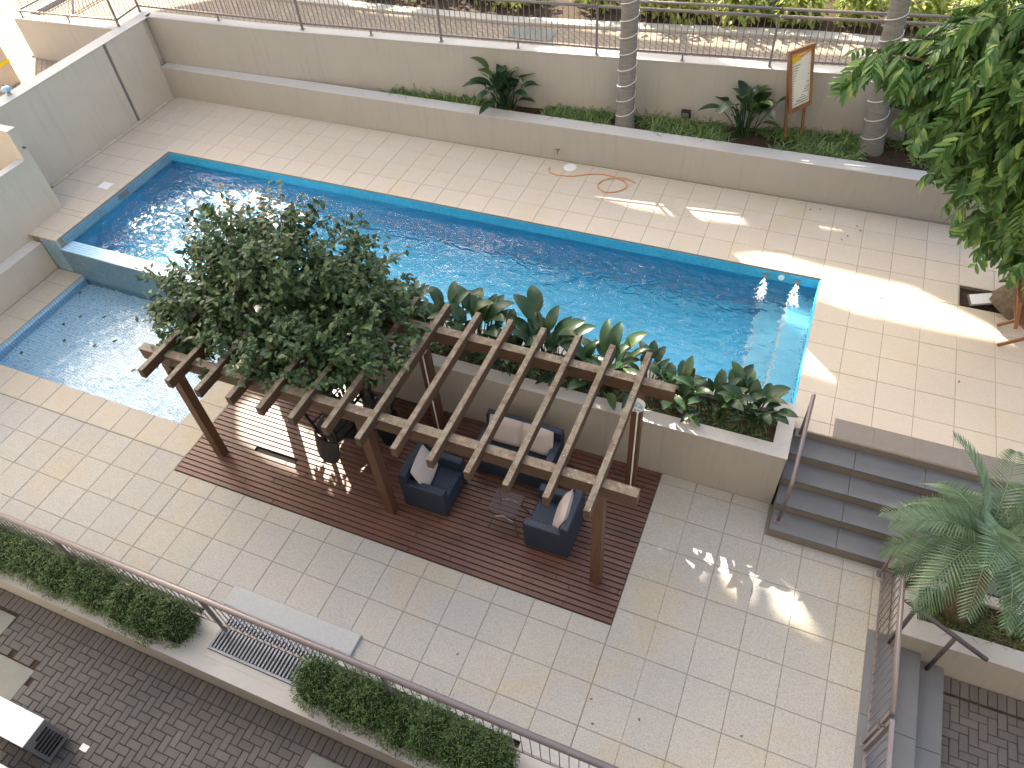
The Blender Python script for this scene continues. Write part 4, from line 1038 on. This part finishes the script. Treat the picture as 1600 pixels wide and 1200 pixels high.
# water inlets with their foam
random.seed(13)
def jet(x, label):
    t = thing('water_jet', label, 'water jet', (x, -.3, ZW), 'water jets at the far corner of the pool')
    MB().bar((x, -.021, ZW+.075), (x, -.09, ZW+.075), .09, .03).build('nozzle', 'grey_plastic', t)
    m = MB()
    for k in range(34):
        s = k/34; p0 = Vector((x+U(-.025, .025)*(1+2.5*s), -.09-.42*s, ZW+.07*(1-s*3) if s < .33 else ZW+.002))
        m.tube([p0, p0+Vector((U(-.02, .02), -.05, -.01 if s < .33 else U(0, .006))), p0+Vector((U(-.05, .05), -.10, 0))], [.004, U(.006, .012), .003], 6)
    for k in range(130):
        a = U(0, 6.28); r = U(0, .2)*U(.2, 1); q = Vector((x+r*math.cos(a)*.9, -.46+r*math.sin(a)*1.9, ZW+U(-.003, .003))); m.lathe(q, [(U(.003, .012), 0), (.002, .004)], 6)
    struct(m.build('foam', 'foam_white', t), 'stuff')
jet(12.52, 'white foaming water jet by the granite side inlet, first along the pool edge'); jet(13.02, 'white foaming water jet in the very corner of the pool')
t = MB().tube([(12.76, -.021, ZW+.085), (12.76, -.04, ZW+.085)], .05, 14).build('pool_lamp', 'white_plastic'); tag(t, 'round white pool lamp between the two water jets', 'lamp')
# leaves floating on the wading pool and dropped on the paving
lm = MB(); blade(lm, (-.05, 0, 0), Vector((1, 0, .05)), .10, .06, .1, 3, Vector((0, 0, 1)), .1); lmesh = lm.mesh('fallen_leaf', 'leaf_dead')
lm = MB(); blade(lm, (-.05, 0, 0), Vector((1, 0, .05)), .09, .06, .1, 3, Vector((0, 0, 1)), .1); lmesh2 = lm.mesh('fallen_leaf', 'leaf_paddle')
for k, (x, y) in enumerate([(.42, -3.62), (.95, -4.15), (.80, -4.42), (1.40, -4.02), (1.15, -4.75), (1.78, -4.66), (2.05, -4.45), (.62, -5.25), (2.9, -4.9)]):
    o = inst('fallen_leaf', lmesh2, None, (x, y, ZK+.004), (0, 0, U(0, 6))); tag(o, 'small dark leaf floating on the wading pool', 'leaf', 'leaves on the wading pool')
for k in range(8):
    x, y = random.choice([(U(14, 16), U(-2.5, 1.8)), (U(14.2, 16), U(-2.5, -.7)), (U(12.8, 14.5), U(1, 1.9))]); o = inst('fallen_leaf', lmesh, None, (x, y, .010), (0, 0, U(0, 6)), (.45, .45, .45)); tag(o, 'small dry leaf lying on the pale pool deck', 'leaf', 'leaves on the pool deck')
for k in range(5):
    x, y = U(9.5, 14.4), U(-7.9, -6.5); o = inst('fallen_leaf', lmesh, None, (x, y, ZL+.010), (0, 0, U(0, 6)), (.38, .38, .38)); tag(o, 'tiny dry leaf lying on the grey terrace paving', 'leaf', 'leaves on the terrace')
# air conditioner on the brick driveway
t = thing('air_conditioner', 'white boxed air conditioner with black louvres on the brick driveway', 'air conditioner', (5.7, -10.05, ZD))
MB().box(5.2, 6.10, -10.21, -9.885, ZD+.05, -.615).build('casing', 'grey_plastic', t); MB().box(5.19, 6.105, -10.215, -9.88, -.614, -.60, .004).build('lid', 'white_metal', t)
for x in (5.3, 6.0): MB().box(x-.04, x+.04, -10.2, -9.9, ZD+.003, ZD+.049).build('foot', 'grey_plastic', t)
for k in range(6):
    z = -.72-.072*k; MB().box(6.1005, 6.106, -10.17 if k else -10.10, -9.93, z-.045, z).build('louvre', 'black_plastic', t)
m = MB(); m.box(6.30, 6.41, -9.965, -9.89, ZD+.006, ZD+.014); tag(m.build('paper_scrap', 'white_plastic'), 'scrap of white paper lying on the brick driveway beside the air conditioner', 'paper')
t = thing('crate', 'blue and white plastic crate on the driveway below the air conditioner', 'crate', (5.72, -10.62, ZD))
MB().box(5.3, 6.0, -10.85, -10.46, ZD+.002, ZD+.3).build('body', 'blue_paint', t); MB().box(5.28, 6.02, -10.87, -10.44, ZD+.301, ZD+.33).build('rim', 'white_plastic', t)
# condenser in the sunny bed
t = thing('air_conditioner', 'white air conditioner with a round fan guard in the sunny bed behind the fence', 'air conditioner', (11.3, 5.9, 1.68))
MB().box(10.75, 12.1, 5.56, 5.95, 1.69, 2.32, .01).build('casing', 'white_metal', t)
m = MB()
for r in (.07, .12, .17, .22):
    m.tube([(11.25+r*math.cos(a*math.pi/12), 5.548, 2.03+r*math.sin(a*math.pi/12)) for a in range(25)], .008, 5)
m.build('fan_guard', 'grey_plastic', t)
# gate pillar and lamp beyond the boundary wall
t = thing('pillar', 'cream square pillar with a yellow band beside the street', 'pillar', (-4.35, .15, .83))
MB().box(-4.62, -4.12, -.12, .38, .83, 1.27).box(-4.62, -4.12, -.12, .38, 1.351, 2.4).build('shaft', 'cream_paint', t); MB().box(-4.63, -4.11, -.13, .39, 1.271, 1.35).build('yellow_band', 'yellow_paint', t)
t = thing('wall_lamp', 'blue glass lamp fixed on top of the boundary wall', 'lamp', (-1.75, -1.45, 1.75))
MB().lathe((-1.76, -1.45, 1.75), [(.05, 0), (.05, .03), (.03, .05)], 12).build('base', 'steel', t); MB().lathe((-1.76, -1.45, 1.80), [(.03, 0), (.09, .03), (.10, .07), (.05, .11)], 14).build('glass', 'blue_glass', t, smooth=True)
MB().bar((-1.83, -1.42, 1.755), (-1.83, -1.42, 1.93), .02).build('bracket', 'dark_metal', t)

# ------------------------------------------------------------------ unseen blocks: one added to shade the court, one behind the camera
# (a) added up-sun to shade the court; screen openings shaped to place sun patches
ALT = SUN_AZ-math.pi; sx, sy = math.cos(ALT), math.sin(ALT); nx, ny = -sy, sx; S0 = -16.0; TAN = math.tan(SUN_EL)
def nz(x, y, z): return (x*nx+y*ny, z+(x*sx+y*sy-S0)*TAN)
def wpt(n, z, s=S0): return (n*nx+s*sx, n*ny+s*sy, z)
edge = [(0, 4.2), (1.8, 4.3), (3.0, 3.75), (4.2, 3.75), (4.4, 4.15), (6, 4.25), (9, 3.95), (11.3, 4.0), (14, 4.35), (18, 4.9)]
outer = [(-4.4, 12.9), (-3.4, 12.9), (-2, 12.5), (.5, 11.0)]+[nz(x, y, 1.65) for x, y in edge]+[(22, 22), (22, 30), (-4.4, 30)]
holes_w = [
 (0, [(12.30, -.05), (12.85, .26), (13.4, .16), (14.5, .09), (15.75, -.55), (14.9, -.58), (13.95, -.56), (13.4, -.43)]),
 (0, [(9.3, 1.10), (9.5, 1.28), (10.9, 1.29), (11.6, 1.28), (11.8, 1.02), (11.0, .93), (10.1, .94)]),
 (0, [(9.3, 1.78), (9.86, 1.83), (11.0, 1.50), (10.6, 1.36), (9.86, 1.36)]),
 (0, [(12.5, 1.67), (12.95, 1.74), (13.7, 1.42), (13.25, 1.33), (12.8, 1.47)]),
 (0, [(13.3, -1.74), (13.55, -1.74), (13.95, -1.96), (13.8, -2.2), (13.3, -2.12)]),
 (ZL, [(11.86, -4.97), (12.14, -5.19), (12.17, -5.05), (12.32, -4.84), (12.59, -5.05), (12.45, -4.82), (12.5, -4.78), (13.39, -5.15), (13.75, -5.28), (13.76, -5.53), (13.46, -5.53), (13.44, -5.30), (13.28, -5.24), (13.30, -5.46), (13.02, -5.43), (12.98, -5.27), (12.83, -5.24), (12.80, -5.40), (12.55, -5.33), (12.50, -5.20), (12.31, -5.18), (12.22, -5.26)]),
 (ZL, [(12.64, -4.70), (12.97, -4.69), (13.45, -4.86), (13.1, -4.87)]),
 (ZL, [(14.0, -5.55), (14.2, -5.57), (14.25, -5.70), (14.05, -5.68)]),
 (ZL, [(5.5, -5.12), (5.6, -4.92), (6.1, -4.96), (6.7, -5.16), (7.4, -5.1), (8.45, -5.83), (8.0, -5.97), (7.2, -5.83), (6.5, -5.77), (5.9, -5.6)]),
 (.7, [(9.0, 2.18), (9.4, 2.33), (9.9, 2.25), (9.5, 2.12)]),
 (.7, [(13.0, 2.20), (13.4, 2.33), (13.9, 2.27), (13.5, 2.14)]),
]
def grow(P, k):
    cx, cy = sum(q[0] for q in P)/len(P), sum(q[1] for q in P)/len(P); return [(cx+(x-cx)*k, cy+(y-cy)*k) for x, y in P]
holes_w = [(z, grow(P, 1.35 if i in (0, 5) else 1.2)) for i, (z, P) in enumerate(holes_w)]
# opening shaped to put sun glitter on the main pool
holes_w += [(ZW, [(.5, -2.2), (1.2, -.9), (2.5, -.45), (4.4, -.8), (4.2, -1.7), (3.2, -2.8), (1.9, -2.95)])]
t = thing('unseen_building', 'added unseen shading block up sun of the court, openings shaped for sun patches', 'building', wpt(6, -1.9))
bmh = bmesh.new()
from mathutils.geometry import delaunay_2d_cdt
polys = [outer]+[[nz(x, y, z) for x, y in P] for z, P in holes_w]
vc, ec = [], []
for P in polys:
    o = len(vc); vc += [Vector(q) for q in P]; ec += [(o+i, o+(i+1) % len(P)) for i in range(len(P))]
res = delaunay_2d_cdt(vc, ec, [], 0, 1e-4)
def inside(p, P):
    c = False
    for i in range(len(P)):
        (x1, y1), (x2, y2) = P[i], P[i-1]
        if (y1 > p[1]) != (y2 > p[1]) and p[0] < (x2-x1)*(p[1]-y1)/(y2-y1)+x1: c = not c
    return c
bv = [bmh.verts.new(wpt(v.x, v.y)) for v in res[0]]
for f in res[2]:
    cen = sum((res[0][i] for i in f), Vector((0, 0)))/len(f)
    if inside(cen, polys[0]) and not any(inside(cen, P) for P in polys[1:]): bmh.faces.new([bv[i] for i in f])
ex = bmesh.ops.extrude_face_region(bmh, geom=bmh.faces[:])
for v in [g for g in ex['geom'] if isinstance(g, bmesh.types.BMVert)]: v.co -= Vector((sx, sy, 0))*.12
bmesh.ops.delete(bmh, geom=[v for v in bmh.verts if not v.link_faces], context='VERTS')
bmesh.ops.recalc_face_normals(bmh, faces=bmh.faces[:])
me = bpy.data.meshes.new('sun_patch_screen'); o0 = WLOC[t.name]
for v in bmh.verts: v.co -= o0
bmh.to_mesh(me); bmh.free(); me.materials.append(MAT['building_paint'])
o = bpy.data.objects.new('sun_patch_screen', me); COL.objects.link(o); o.parent = t
ctr = lambda n0, n1, s0, s1, z0, z1, m: m.obox(Vector(wpt((n0+n1)/2, (z0+z1)/2, (s0+s1)/2)), Vector((nx, ny, 0))*(n1-n0)/2, Vector((sx, sy, 0))*(s1-s0)/2, (0, 0, (z1-z0)/2))
m = MB(); ctr(-6, 2.5, S0-10, S0-.14, -1.9, 6.0, m); m.build('wall', 'building_paint', t); m = MB(); ctr(2.52, 22, S0-10, S0-.14, -1.9, 11.0, m); m.build('wall', 'building_paint', t)
wm = MB(); wm.obox((0, 0, 0), Vector((nx, ny, 0))*.6, Vector((sx, sy, 0))*.03, (0, 0, .65)); wme = wm.mesh('window', 'window_dark')
for i in range(8):
    for j in range(2 if i < 2 else 4): inst('window', wme, t, wpt(-4.2+i*3.4, .6+2.6*j, S0-.12))
# (b) the block the view is taken from
t = thing('unseen_building', 'tall beige apartment block on the near side of the brick driveway', 'building', (12, -18, -1.9))
MB().box(-10, 38, -24, -10.95, -1.9, 26).build('wall', 'building_paint', t)
w2 = MB().box(-.8, .8, -.03, .03, 0, 1.5).mesh('window', 'window_dark')
for i in range(10):
    for j in range(8): inst('window', w2, t, (-7+i*4.7, -10.95, .3+3*j))
